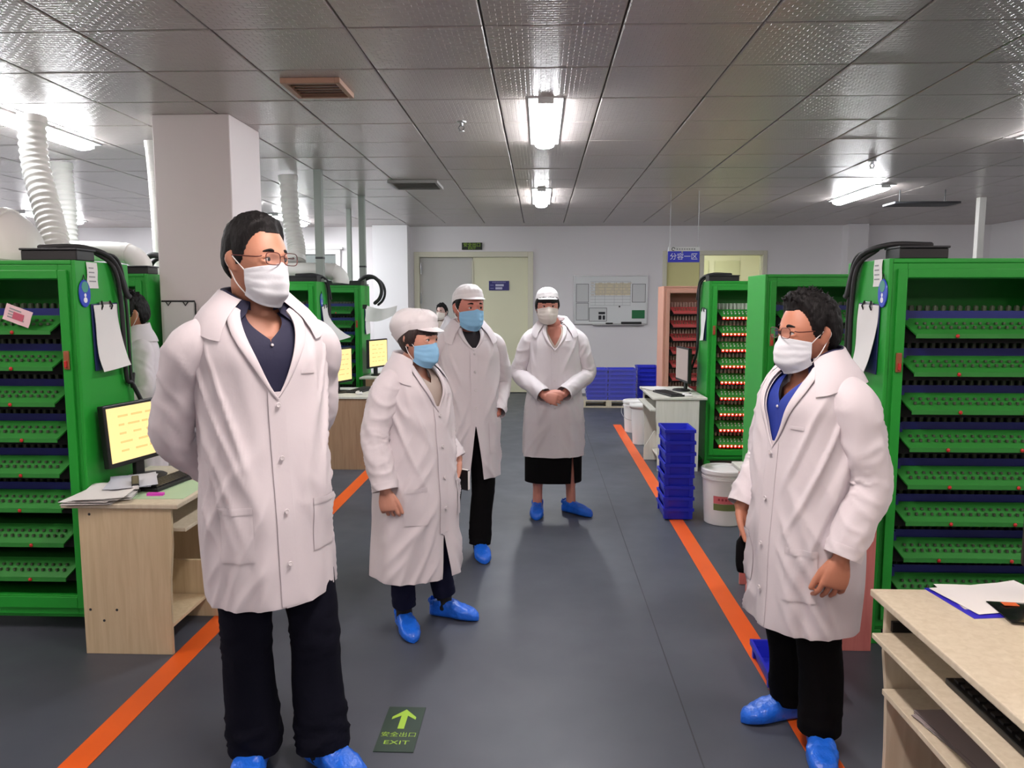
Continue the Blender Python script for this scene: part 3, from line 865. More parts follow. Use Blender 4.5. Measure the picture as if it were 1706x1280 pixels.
pipe('white duct elbow lying across the cabinet behind the tall man\'s mask', [(-2.75, 7.62, 1.87), (-2.3, 7.62, 1.87), (-2.06, 7.62, 1.86), (-1.985, 7.62, 1.80), (-1.98, 7.62, 1.75)], .08)
def post(label, x, y, z0, s, m):
    t = thing('cable_post', label, 'post', (x, y, z0), 0, 'square cable posts')
    MB().box(-s, s, -s, s, 0, ZC - z0 - .0).build('shaft', m, t, bevel=.003)
    MB().box(-s * 1.5, s * 1.5, -s * 1.5, s * 1.5, 0, .02).build('base_flange', m, t, bevel=.002)
    MB().box(-s * 1.02, s * 1.02, -s * 1.02, s * 1.02, .22, .24).build('strap', M_DARK, t)
    return t
post('thick grey cable post on the cabinet behind the tall man\'s shoulder', -2.13, 7.45, CH, .036, M_CONDUIT)
post('grey cable post rising from the rearmost left cabinet', -2.14, 9.3, CH, .036, M_CONDUIT)
post('thin grey cable post farthest back left of the aisle', -2.62, 10.6, 1.2, .03, M_CONDUIT)
post('white cable post rising behind the right cabinet near the picture edge', 5.34, 9.7, 0, .04, M_PVC)

# ------------------------------------------------------------------ desks
def desk(label, loc, sg, wood, top_m, w=.52, ln=.78, z=.69, panel_far=None, holes=False, io=.07, mid=None):
    """origin: aisle edge, near end, on the floor; sg = direction away from the aisle"""
    t = thing('computer_desk', label, 'desk', loc, 0, 'small computer desks along the aisle')
    X = lambda u: sg * u
    MB().box(X(0), X(w), 0, ln, z - .022, z).build('table_top', top_m, t, bevel=.004)
    for k, y in enumerate((.012, ln - .04)):
        poly = [(X(.055), 0), (X(w - io), 0), (X(w - io), z - .023), (X(.035), z - .023), (X(.035), z * .72), (X(.05), z * .5), (X(.055), z * .25)]
        o = MB().prism(poly, 'y', y, y + .018).build('end_panel', wood, t, bevel=.002)
        if holes and k == 0:
            for (u, zz) in ((.42, .205), (.36, .155), (.30, .205), (.40, .64)):
                MB().cyl((X(u), y - .001, zz), (X(u), y + .002, zz), .006, n=10).build('screw_hole', M_DARK, o)
            for (u, zz) in ((.10, .08), (.10, .05)):
                pass
    MB().box(X(w - .12), X(w - .102), .031, ln - .041, .12, z - .03).build('back_panel', wood, t, bevel=.002)
    tr = MB().box(X(-.012), X(.33), .045, ln - .055, z - .135, z - .118).build('keyboard_tray', top_m, t, bevel=.003)
    for y in (.034, ln - .055):
        MB().box(X(.05), X(.36), y, y + .012, z - .118, z - .085).build('tray_rail', M_BLACK, tr)
    MB().box(X(.08), X(w - .12), .031, ln * .55, .10, .118).build('lower_shelf', wood, t, bevel=.002)
    if mid: MB().box(X(.03), X(w - .121), .04, ln - .05, mid - .018, mid).build('middle_shelf', wood, t, bevel=.002)
    MB().prism([(X(.0), .0), (X(w - .14), .0), (X(w - .14), .29), (X(.10), .29), (X(.0), .12)], 'y', ln * .56, ln * .56 + .018).build('shelf_divider', wood, t, bevel=.002)
    return t
deskL = desk('pale wooden computer desk with papers beside the left cabinet', (-1.575, 3.21, 0), -1, M_WOOD, M_WOODTOP, holes=True)
deskA = desk('brown wooden desk between the tall man and the woman in the cap', (-1.575, 7.0, 0), -1, M_WOODBROWN, M_WOODGREY)
deskB = desk('desk beside the rearmost left cabinet', (-1.575, 8.8, 0), -1, M_WOODBROWN, M_WOODGREY)
desk1 = desk('red-lit desk half hidden behind the man facing left', (1.06, 3.36, 0), 1, M_WOODREDLIT, M_WOODGREY, w=.45, ln=.86, io=.015)
desk0 = desk('pale computer desk in the bottom right corner nearest the camera', (1.03, 1.35, 0), 1, M_WOODTOP, M_WOODTOP, w=.62, ln=1.0, z=.68, mid=.38)
desk3 = desk('pale grey desk beside the cabinet with glowing red lights', (1.035, 7.04, 0), 1, M_WOODGREY, M_WOODGREY, w=.50, ln=.95)

M_SCREENOFF = mat('screen_pale', (186, 168, 164), .3)
M_SCREEN = mat('screen_lit', (240, 214, 140), .3, emit=(238, 214, 150), estr=.5)
M_SCREENT = mat('screen_text', (222, 194, 122), .4, emit=(222, 192, 118), estr=.42)
def monitor(label, loc, rz, w=.47, h=.30, tilt=0.0, lit=True):
    t = thing('monitor', label, 'monitor', loc, rz, 'computer monitors')
    T = Matrix.Translation((0, 0, .09)) @ Matrix.Rotation(tilt, 4, 'X')
    def P(n, mb, m, par=None, **k): return mb.xform(T).build(n, m, par or t, **k)
    P('housing', MB().box(-w / 2, w / 2, 0, .035, 0, h), M_BLACK, bevel=.005)
    P('rear_bulge', MB().box(-w * .3, w * .3, .0352, .06, h * .2, h * .8), M_BLACK, bevel=.01)
    s = P('screen', MB().box(-w / 2 + .016, w / 2 - .016, -.0015, 0, .022, h - .016), M_SCREEN if lit else M_SCREENOFF)
    if lit:
        b = MB(); rr = random.Random(len(label))
        for k in range(5):
            z = h * (.8 - .14 * k)
            x = -w * .32
            while x < w * .3:
                q = rr.uniform(.03, .10); b.box(x, min(x + q, w * .34), -.0025, -.0016, z - .005, z + .005); x += q + rr.uniform(.015, .05)
        b.xform(T); b.build('screen_lines', M_SCREENT, s)['kind'] = 'stuff'
    MB().box(-.03, .03, .03, .055, .0, .16).build('neck', M_BLACK, t, bevel=.004)
    MB().lathe([(.001, 0), (.11, 0), (.115, .006), (.10, .014), (.03, .022), (.001, .022)], 24).xform(Matrix.Diagonal((1, .75, 1, 1))).build('base', M_BLACK, t, smooth=40)
    return t
monitor('monitor with a pale yellow screen on the left desk', (-1.975, 3.72, .69), math.radians(78), tilt=-.08)
monitor('far small monitor glowing orange beside the woman in the cap', (-1.93, 9.1, .69), math.radians(70), .42, .34)
monitor('monitor half hidden behind the elbow of the tall man', (-1.93, 7.35, .69), math.radians(72), .42, .34)
monitor('monitor seen edge on at the grey desk before the salmon cabinet', (1.40, 7.62, .69), math.radians(-85), .45, .34, lit=False)
monitor('monitor at the right picture edge with a yellow green screen', (1.68, 2.22, .68), math.radians(-22), .47, .32)

M_KEY = mat('key_black', (26, 26, 28), .5)
def keyboard(label, loc, rz, w=.42, d=.14):
    t = thing('keyboard', label, 'keyboard', loc, rz, 'computer keyboards')
    MB().box(-w / 2, w / 2, -d / 2, d / 2, 0, .018).build('case', M_BLACK, t, bevel=.004)
    k = MB()
    for i in range(5):
        for j in range(15):
            x = -w / 2 + .018 + j * (w - .03) / 15; y = -d / 2 + .014 + i * (d - .024) / 5
            k.box(x, x + .02, y, y + .018, .0182, .024)
    kk = k.build('keys', M_KEY, t); kk['kind'] = 'stuff'
    return t
def mouse(label, loc, rz, m):
    t = thing('computer_mouse', label, 'mouse', loc, rz, 'computer mice')
    MB().ellipsoid((0, 0, .012), (.03, .055, .022), 16, 8).build('shell', m, t, smooth=True)
    MB().box(-.004, .004, -.045, -.02, .028, .034).build('wheel', M_BLACK, t)
    MB().tube(spline([Vector((0, -.05, .008)), Vector((.05, -.12, .006)), Vector((.12, -.1, .006))], 14), .003, 6).build('cord', m, t, smooth=True)
    return t
def stack_papers(label, loc, rz, w, d, n, m=None, spread=.02, th=.0022, cat='papers', seed=1):
    t = thing('paper_stack', label, cat, loc, rz)
    rr = random.Random(seed)
    for k in range(n):
        M = Matrix.Translation((rr.uniform(-spread, spread), rr.uniform(-spread, spread), k * th + .001)) @ Matrix.Rotation(rr.uniform(-.2, .2), 4, 'Z')
        R = [[M @ Vector((-w / 2 + w * j / 5, -d / 2 + d * i / 5, .003 * math.sin(j * 1.3 + k) ** 2 * (i / 5) * (.3 + k / n) + (.012 * max(0, j / 5 - .6) if k == n - 1 else 0))) for j in range(6)] for i in range(6)]
        MB().grid(R).build('sheet', m or M_PAPER, t, smooth=True, solid=.0015)
    return t
# left desk
keyboard('black keyboard under the monitor on the left desk', (-1.80, 3.62, .69), math.radians(82), .40, .13)
stack_papers('fanned stack of white papers on the near end of the left desk', (-1.97, 3.36, .69), .15, .21, .297, 9, spread=.03, th=.003, seed=4)
stack_papers('bluish printed sheets lying on the white papers of the left desk', (-1.93, 3.50, .722), .5, .2, .28, 2, mat('bluish_paper', (196, 200, 214), .7), spread=.012, seed=9)
st = thing('sticky_notes', 'small magenta sticky pad on the left desk', 'sticky notes', (-1.745, 3.36, .69), .1)
MB().box(-.036, .036, -.012, .012, 0, .012).build('pad', mat('magenta_paper', (214, 60, 190), .6), st, bevel=.001)
MB().box(-.036, .036, -.0121, .0121, .0122, .0132).build('top_sheet', MATS['magenta_paper'], st)
gm = thing('desk_mat', 'pale green sheet lying under things on the left desk', 'sheet', (-1.72, 3.46, .69), .05)
MB().box(-.13, .12, -.16, .2, 0, .0018).build('sheet', mat('pale_green', (176, 204, 166), .6), gm)
ps = thing('stapler', 'black stapler with white tip lying before the left monitor', 'stapler', (-1.88, 3.44, .7), .5)
MB().box(-.02, .02, -.07, .07, 0, .014).build('base', M_BLACK, ps, bevel=.004)
MB().obox((0, .0, .034), (.032, .13, .022), Matrix.Rotation(.12, 3, 'X')).build('arm', M_BLACK, ps, bevel=.006)
MB().box(-.014, .014, -.078, -.05, .014, .03).build('head', M_WHITEP, ps, bevel=.003)
# desk A / 3
mouse('white mouse on the brown desk beside the tall man', (-1.72, 7.2, .69), .6, M_WHITEP)
keyboard('black keyboard on the brown desk beside the tall man', (-1.76, 7.48, .69), math.radians(80))
keyboard('black keyboard on the desk beside the rearmost left cabinet', (-1.74, 9.05, .69), math.radians(80))
keyboard('black keyboard on the grey desk before the salmon cabinet', (1.22, 7.30, .69), math.radians(-75))
stack_papers('white sheets on the grey desk before the salmon cabinet', (1.18, 7.72, .69), .4, .21, .297, 3, seed=3)
mouse('white mouse on the grey desk before the salmon cabinet', (1.36, 7.14, .69), 1.2, M_WHITEP)
# desk 0
pp = stack_papers('white sheets with a blue edged folder on the near right desk', (1.38, 2.27, .683), .12, .30, .20, 2, spread=.008, seed=2)
fd = thing('blue_folder', 'thin blue plastic folder under the sheets on the near right desk', 'folder', (1.375, 2.26, .6802), .12)
MB().box(-.165, .165, -.115, .115, 0, .0022).build('cover', mat('folder_blue', (50, 40, 190), .4), fd)
nb = thing('black_pouch', 'glossy black document pouch with orange print on the near right desk', 'pouch', (1.47, 2.14, .688), -.1)
R = [[(-.16 + .32 * j / 8, -.07 + .15 * i / 6, .002 + .010 * math.sin(PI * j / 8) * math.sin(PI * i / 6)) for j in range(9)] for i in range(7)]
MB().grid(R).build('pouch', mat('gloss_black', (16, 16, 18), .2), nb, smooth=True, solid=.004)
MB().box(-.13, -.09, .035, .06, .0075, .009).build('orange_print', mat('orange_print', (206, 96, 50), .5), nb)
mp_ = thing('mouse_pad', 'black mouse pad on the near right desk at the picture edge', 'mouse pad', (1.30, 1.71, .68), .05)
MB().prism([(.11 * math.copysign(abs(math.cos(a)) ** .45, math.cos(a)), .09 * math.copysign(abs(math.sin(a)) ** .45, math.sin(a))) for a in [2 * PI * k / 28 for k in range(28)]], 'z', 0, .004).build('pad', M_BLACK, mp_)
keyboard('black keyboard on the sliding tray of the near right desk', (1.16, 1.72, .562), math.radians(-90), .52, .17)
stack_papers('bound document with dark spine on the middle shelf of the near right desk', (1.22, 2.0, .381), .1, .24, .33, 5, mat('dull_paper', (150, 140, 140), .7), spread=.006, seed=6)

# ------------------------------------------------------------------ crates
def crate_meshes(w, d, h):
    """an open stackable tray: floor, four drafted walls, overhanging rim, corner ribs"""
    body = MB()
    tp = .012; th = .004
    o = [(-w / 2 + tp, -d / 2 + tp), (w / 2 - tp, -d / 2 + tp), (w / 2 - tp, d / 2 - tp), (-w / 2 + tp, d / 2 - tp)]
    p = [(-w / 2, -d / 2), (w / 2, -d / 2), (w / 2, d / 2), (-w / 2, d / 2)]
    R = [[(x, y, 0) for x, y in o], [(x, y, h) for x, y in p], [(x * (1 - 2 * th / w), y * (1 - 2 * th / d), h) for x, y in p], [(x * (1 - 2 * th / w), y * (1 - 2 * th / d), .005) for x, y in o]]
    body.rings(R)
    rim = MB()
    e = .008; z0 = h - .020
    q = [(-w / 2 - e, -d / 2 - e), (w / 2 + e, -d / 2 - e), (w / 2 + e, d / 2 + e), (-w / 2 - e, d / 2 + e)]
    qi = [(x * (1 - .004 / w), y * (1 - .004 / d)) for x, y in p]
    rim.rings([[(x, y, z0) for x, y in q], [(x, y, h + .003) for x, y in q], [(x, y, h + .003) for x, y in qi], [(x, y, z0) for x, y in qi]], False, False)
    n = len(rim.v) - 16
    rim.f += [(12 + j, 12 + (j + 1) % 4, (j + 1) % 4, j) for j in range(4)]
    ribs = MB()
    for sx in (-1, 1):
        for sy in (-1, 1):
            ribs.box(sx * (w / 2 - .03), sx * (w / 2 - .002), sy * (d / 2 - .009), sy * (d / 2 + .001), .006, h - .021)
            ribs.box(sx * (w / 2 - .009), sx * (w / 2 + .001), sy * (d / 2 - .03), sy * (d / 2 - .01), .006, h - .021)
    body.add(ribs.v, ribs.f)
    return [('body', body.mesh('crate_body')), ('rim', rim.mesh('crate_rim'))]
def crate_stack(meshes, x, y, z0, rz, n, pitch, labels, group, m, cat='crate', name='blue_crate', jit=.004, seed=1):
    rr = random.Random(seed)
    for k in range(n):
        t = thing(name, labels(k, n), cat, (x + rr.uniform(-jit, jit), y + rr.uniform(-jit, jit), z0 + k * pitch), rz + rr.uniform(-jit, jit) * 4, group)
        for nm, me in meshes:
            link(nm, me, m, t)
ORD = ['bottom', 'second', 'third', 'fourth', 'fifth', 'sixth', 'seventh', 'eighth', 'ninth']
def lab(where):
    def f(k, n):
        if k == n - 1: return 'blue tray on top of the stack ' + where
        return 'blue tray, %s from below in the stack %s' % ('lowest' if k == 0 else ORD[k], where)
    return f
near_c = crate_meshes(.205, .30, .082)
crate_stack(near_c, 1.0, 5.58, .006, .0, 8, .0815, lab('beside the white bucket'), 'stacked blue trays beside the bucket', M_PLASTIC_BLUE)
bk = crate_meshes(.40, .30, .066)
bk2 = crate_meshes(.30, .30, .066)
pal = thing('pallet', 'pale wooden pallet under the blue trays by the far wall', 'pallet', (.98, 11.32, 0))
for k in range(4):
    MB().box(-.40, .47, .0 + k * .13, .10 + k * .13, .092, .110).build('deck_board', M_WOODTOP, pal, bevel=.002)
for x in (-.38, .0, .38):
    MB().box(x, x + .08, .0, .49, .018, .0915).build('stringer', M_WOODTOP, pal, bevel=.002)
for y in (0, .39):
    MB().box(-.40, .47, y, y + .10, .0, .0175).build('base_board', M_WOODTOP, pal, bevel=.002)
crate_stack(bk2, .85, 11.50, .111, 0, 7, .0655, lab('at the left of the wrapped pallet'), 'wrapped blue trays on the pallet', M_PLASTIC_BLUE, seed=2)
crate_stack(bk, 1.215, 11.50, .111, 0, 7, .0655, lab('at the right of the wrapped pallet'), 'wrapped blue trays on the pallet', M_PLASTIC_BLUE, seed=3)
crate_stack(bk2, 1.62, 11.75, .002, 0, 9, .0655, lab('standing right behind the pallet'), 'blue trays behind the pallet', M_PLASTIC_BLUE, seed=4)
crate_stack(bk2, .41, 11.72, .002, 0, 4, .0655, lab('half hidden by the woman with clasped hands'), 'blue trays left of the pallet', M_PLASTIC_BLUE, seed=5)
wrap = MB()
R = []
for i in range(9):
    z = .115 + .46 * i / 8
    ring = []
    for j in range(48):
        a = 2 * PI * j / 48
        cx, cy = 1.06, 11.5
        c, s = math.cos(a), math.sin(a)
        x = .392 * math.copysign(abs(c) ** .25, c); y = .178 * math.copysign(abs(s) ** .25, s)
        q = .006 * noise.noise(Vector((a * 5, z * 22, 1.5)))
        ring.append((x * (1 + q * 2), y * (1 + q * 4), z - .115))
    R.append(ring)
wrap.rings(R, False, False)
wo = wrap.build('stretch_film', None, None, smooth=True, loc=(1.06, 11.5, .115))
def film_mat():
    m = bpy.data.materials.new('clear_film'); m.use_nodes = True
    nt = m.node_tree
    b = nt.nodes['Principled BSDF']; b.inputs['Base Color'].default_value = (.9, .92, 1, 1); b.inputs['Roughness'].default_value = .12
    b.inputs['Alpha'].default_value = .07
    return m
wo.data.materials.append(film_mat())
tag(wo, 'clear stretch film wrapped round the blue trays on the pallet', 'plastic film')
# tray lying on the floor behind the man at right
fl_c = crate_meshes(.26, .30, .075)
crate_stack(fl_c, 1.07, 3.14, .001, -.05, 1, .07, lambda k, n: 'single blue tray on the floor behind the legs of the man facing left', 'blue tray on the floor', M_PLASTIC_BLUE)

# ------------------------------------------------------------------ buckets
def bucket(label, loc, s=1.0, lbl=True, rz=0.0):
    t = thing('bucket', label, 'bucket', loc, rz, 'white lidded buckets')
    def L(prof, n=36): return MB().lathe([(r * s, z * s) for r, z in prof], n)
    L([(.118, 0), (.124, .004), (.14, .30), (.146, .302), (.146, .318), (.141, .320), (.142, .345), (.139, .345)]).build('body', M_WHITEP, t, smooth=35)
    L([(.001, .352), (.125, .352), (.128, .366), (.146, .366), (.151, .36), (.151, .338), (.1475, .336), (.147, .345), (.13, .345), (.001, .345)]).build('lid', M_WHITEP, t, smooth=35)
    MB().tube(spline([Vector((s * .152, 0, s * .31)), Vector((s * .165, -s * .03, s * .22)), Vector((s * .1, -s * .16, s * .16)), Vector((-s * .1, -s * .16, s * .16)), Vector((-s * .165, -s * .03, s * .22)), Vector((-s * .152, 0, s * .31))], 30), .003, 6).build('handle', M_METAL, t, smooth=True) if not lbl else None
    if lbl:
        for (z0, z1, m) in ((.150, .20, mat('label_red', (206, 106, 112), .5)), (.105, .149, mat('label_olive', (110, 122, 72), .5))):
            R = []
            for i in range(2):
                z = (z0, z1)[i]
                r = (.1245 + .0155 * (z / .30)) * s + .0012
                R.append([(r * math.sin(a), -r * math.cos(a), z * s) for a in [math.radians(-42 + 84 * j / 14) for j in range(15)]])
            MB().grid(R).build('sticker', m, t, smooth=True)
        b = MB()
        for k in range(6):
            a = math.radians(-26 + k * 9.5); r = (.1245 + .0155 * (.18 / .30)) * s + .0018
            b.obox((r * math.sin(a), -r * math.cos(a), .178 * s), (.014, .0008, .016), Matrix.Rotation(a, 3, 'Z'))
        b.build('sticker_lettering', mat('label_dark_red', (150, 50, 60), .5), t)
    return t
bucket('white lidded bucket with a red and green sticker beside the blue trays', (1.315, 5.42, 0), 1.08)
bucket('white bucket standing behind the grey desk at the orange line', (1.16, 9.25, 0), 1.05, False)
bn = thing('waste_bin', 'white bin standing on the floor left of the grey desk', 'bin', (1.12, 8.45, 0))
MB().lathe([(.085, 0), (.09, .003), (.115, .42), (.125, .425), (.125, .45), (.115, .45), (.108, .42), (.085, .01)], 28).build('body', M_WHITEP, bn, smooth=35)
MB().lathe([(.117, .44), (.13, .45), (.128, .40), (.121, .405)], 28).build('liner_rim', M_PAPER, bn, smooth=True)

# ------------------------------------------------------------------ people
def sm(a, b, x):
    t = (x - a) / (b - a)
    t = 0.0 if t < 0 else (1.0 if t > 1 else t)
    return t * t * (3 - 2 * t)
def ga(x, m, s):
    return math.exp(-((x - m) / s) ** 2)
def spow(v, e):
    return math.copysign(abs(v) ** e, v)

def coat_mat():
    m = bpy.data.materials.new('white_coat_cloth'); m.use_nodes = True
    nt = m.node_tree; b = nt.nodes['Principled BSDF']
    b.inputs['Base Color'].default_value = lin((214, 207, 211)); b.inputs['Roughness'].default_value = .6
    b.inputs['Specular IOR Level'].default_value = .35
    tc = nt.nodes.new('ShaderNodeTexCoord')
    mp = nt.nodes.new('ShaderNodeMapping'); mp.inputs['Scale'].default_value = (1, 1, .6); mp.inputs['Rotation'].default_value = (.3, .5, 0)
    nt.links.new(tc.outputs['Object'], mp.inputs[0])
    n1 = nt.nodes.new('ShaderNodeTexNoise'); n1.noise_type = 'RIDGED_MULTIFRACTAL'
    n1.inputs['Scale'].default_value = 5.0; n1.inputs['Detail'].default_value = 1.5; n1.inputs['Distortion'].default_value = .5
    n2 = nt.nodes.new('ShaderNodeTexNoise'); n2.inputs['Scale'].default_value = 26; n2.inputs['Detail'].default_value = 3
    nt.links.new(mp.outputs[0], n1.inputs['Vector']); nt.links.new(mp.outputs[0], n2.inputs['Vector'])
    b1 = nt.nodes.new('ShaderNodeBump'); b1.inputs['Strength'].default_value = .7; b1.inputs['Distance'].default_value = .012
    b2 = nt.nodes.new('ShaderNodeBump'); b2.inputs['Strength'].default_value = .14; b2.inputs['Distance'].default_value = .01
    nt.links.new(n1.outputs['Fac'], b1.inputs['Height']); nt.links.new(n2.outputs['Fac'], b2.inputs['Height'])
    nt.links.new(b1.outputs[0], b2.inputs['Normal']); nt.links.new(b2.outputs[0], b.inputs['Normal'])
    return m
M_COAT = coat_mat()
M_COATS = mat('white_coat_seam', (212, 205, 209), .62, bump=.10, bscale=30)
M_BUTTON = mat('coat_button', (214, 208, 210), .35)
M_CAPC = mat('white_cap_cloth', (230, 226, 228), .6, bump=.10, bscale=30)
M_HAIR = mat('black_hair', (14, 12, 13), .62, spec=.25, bump=.5, bscale=160, stretch=(1, 1, .25))
M_HAIRB = mat('dark_brown_hair', (44, 26, 24), .5, bump=.5, bscale=160, stretch=(1, 1, .25))
M_MASKW = mat('white_mask', (218, 222, 228), .75, bump=.05, bscale=80)
M_MASKB = mat('blue_mask', (138, 190, 226), .75, bump=.05, bscale=80)
M_MASKC = mat('cream_mask', (222, 212, 204), .75, bump=.05, bscale=80)
M_LOOP = mat('ear_loop_white', (235, 232, 230), .6)
M_NAVY = mat('navy_shirt', (26, 28, 58), .75, bump=.1, bscale=60)
M_ROYAL = mat('royal_blue_shirt', (36, 58, 150), .7, bump=.1, bscale=60)
M_ROYALD = mat('dark_collar', (26, 30, 70), .7)
M_BLKSHIRT = mat('black_shirt', (34, 30, 36), .8)
M_GREYSHIRT = mat('grey_shirt', (176, 162, 152), .8, bump=.1, bscale=60)
M_PANTS = mat('dark_trousers', (15, 16, 28), .9, spec=.12, bump=.12, bscale=70)
M_JEANS = mat('dark_denim', (26, 28, 50), .9, spec=.12, bump=.15, bscale=120)
M_BLACKC = mat('black_cloth', (10, 9, 11), .9, spec=.12, bump=.1, bscale=60)
M_SHOEC = mat('blue_shoe_cover', (26, 100, 214), .35, vary=.2, vscale=14, bump=.6, bscale=34)
M_SOCK = mat('black_sock', (16, 16, 18), .85)
M_EYEW = mat('eye_white', (214, 206, 202), .3)
M_IRIS = mat('iris_dark', (24, 14, 12), .2)
M_GLFR = mat('glasses_frame', (96, 50, 44), .3, metal=.4)
M_LENS = mat('lens_glass', (210, 215, 225), .03, alpha=.05)

def skin(name, c):
    return mat(name, c, .5, vary=.06, vscale=9, bump=.04, bscale=180)

def head_pt(d):
    x, y, z = .0765 * d[0], .098 * d[1], .119 * d[2]
    t = sm(-.015, -.117, z)
    x *= 1 - .24 * t
    # squarer skull sides
    x *= 1 + .05 * ga(z, .03, .06)
    if y > 0:
        y *= 1 - .5 * t
        y *= 1 + .06 * ga(z, .03, .05)
    else:
        y *= 1 - .03 * t
    if y < -.06: y = -.06 + (y + .06) * .88
    if d[1] < 0:
        fr = sm(-.25, -.6, d[1])
        y -= fr * .005 * ga(z, .021, .010) * ga(x, 0, .045)
        y += fr * .0095 * ga(z, .003, .013) * (ga(x, .032, .017) + ga(x, -.032, .017))
        n = 0.0
        if z > -.045: n = .004 * ga(z, .012, .012) + .016 * sm(.012, -.028, z) * (1 - sm(-.034, -.046, z))
        y -= fr * n * ga(x, 0, .0095 + .004 * sm(0, -.03, z))
        y -= fr * .004 * ga(z, -.066, .012) * ga(x, 0, .022)
        y -= fr * .007 * ga(z, -.105, .018) * ga(x, 0, .025)
    return Vector((x, y, z))

def head_dir(lat, lon):
    """lon 0 = front (-Y), +x to lon +90"""
    return (math.cos(lat) * math.sin(lon), -math.cos(lat) * math.cos(lon), math.sin(lat))

def hand(mb, W, D, N, side, curl=(.5, .5, .4), sc=1.0, thumb_in=.35, spread=.0):
    D = Vector(D).normalized(); N = Vector(N); N = (N - D * N.dot(D)).normalized()
    T = D.cross(N) * -side
    R = []
    for s, hw, ht in ((-.02, .024, .019), (0, .026, .019), (.02, .034, .019), (.045, .041, .018), (.07, .042, .016), (.088, .039, .012), (.094, .030, .007)):
        R.append([W + D * (s * sc) + T * (hw * sc * spow(math.cos(2 * PI * j / 14), .8)) + N * (ht * sc * spow(math.sin(2 * PI * j / 14), .8)) for j in range(14)])
    mb.rings(R)
    for i, (off, L) in enumerate(((.0335, .074), (.0112, .082), (-.0112, .077), (-.0325, .060))):
        p = W + D * ((.080 - (.006 if i == 3 else 0)) * sc) + T * (off * sc)
        d = (D + T * (spread * (1.5 - i))).normalized()
        pts = [p]; n = N
        for q, (c, f) in enumerate(zip(curl, (.45, .31, .24))):
            c = c * (1 + .12 * i)
            d = (d * math.cos(c) + n * math.sin(c)).normalized()
            n = (n - d * n.dot(d)).normalized()
            p = p + d * (L * f * sc); pts.append(p)
        mb.tube(pts, [.0088 * sc, .0082 * sc, .0076 * sc, .0062 * sc], 10, dome=True)
    p0 = W + D * (.018 * sc) + T * (.022 * sc) + N * (.004 * sc)
    d = (D * .80 + T * .45 + N * thumb_in).normalized()
    p1 = p0 + d * (.042 * sc)
    d2 = (d * .8 + D * .75 + N * thumb_in * .6).normalized()
    p2 = p1 + d2 * (.034 * sc)
    d3 = (d2 + D * .25).normalized()
    p3 = p2 + d3 * (.026 * sc)
    mb.tube([p0, p1, p2, p3], [.0155 * sc, .0118 * sc, .0105 * sc, .0085 * sc], 10, dome=True)

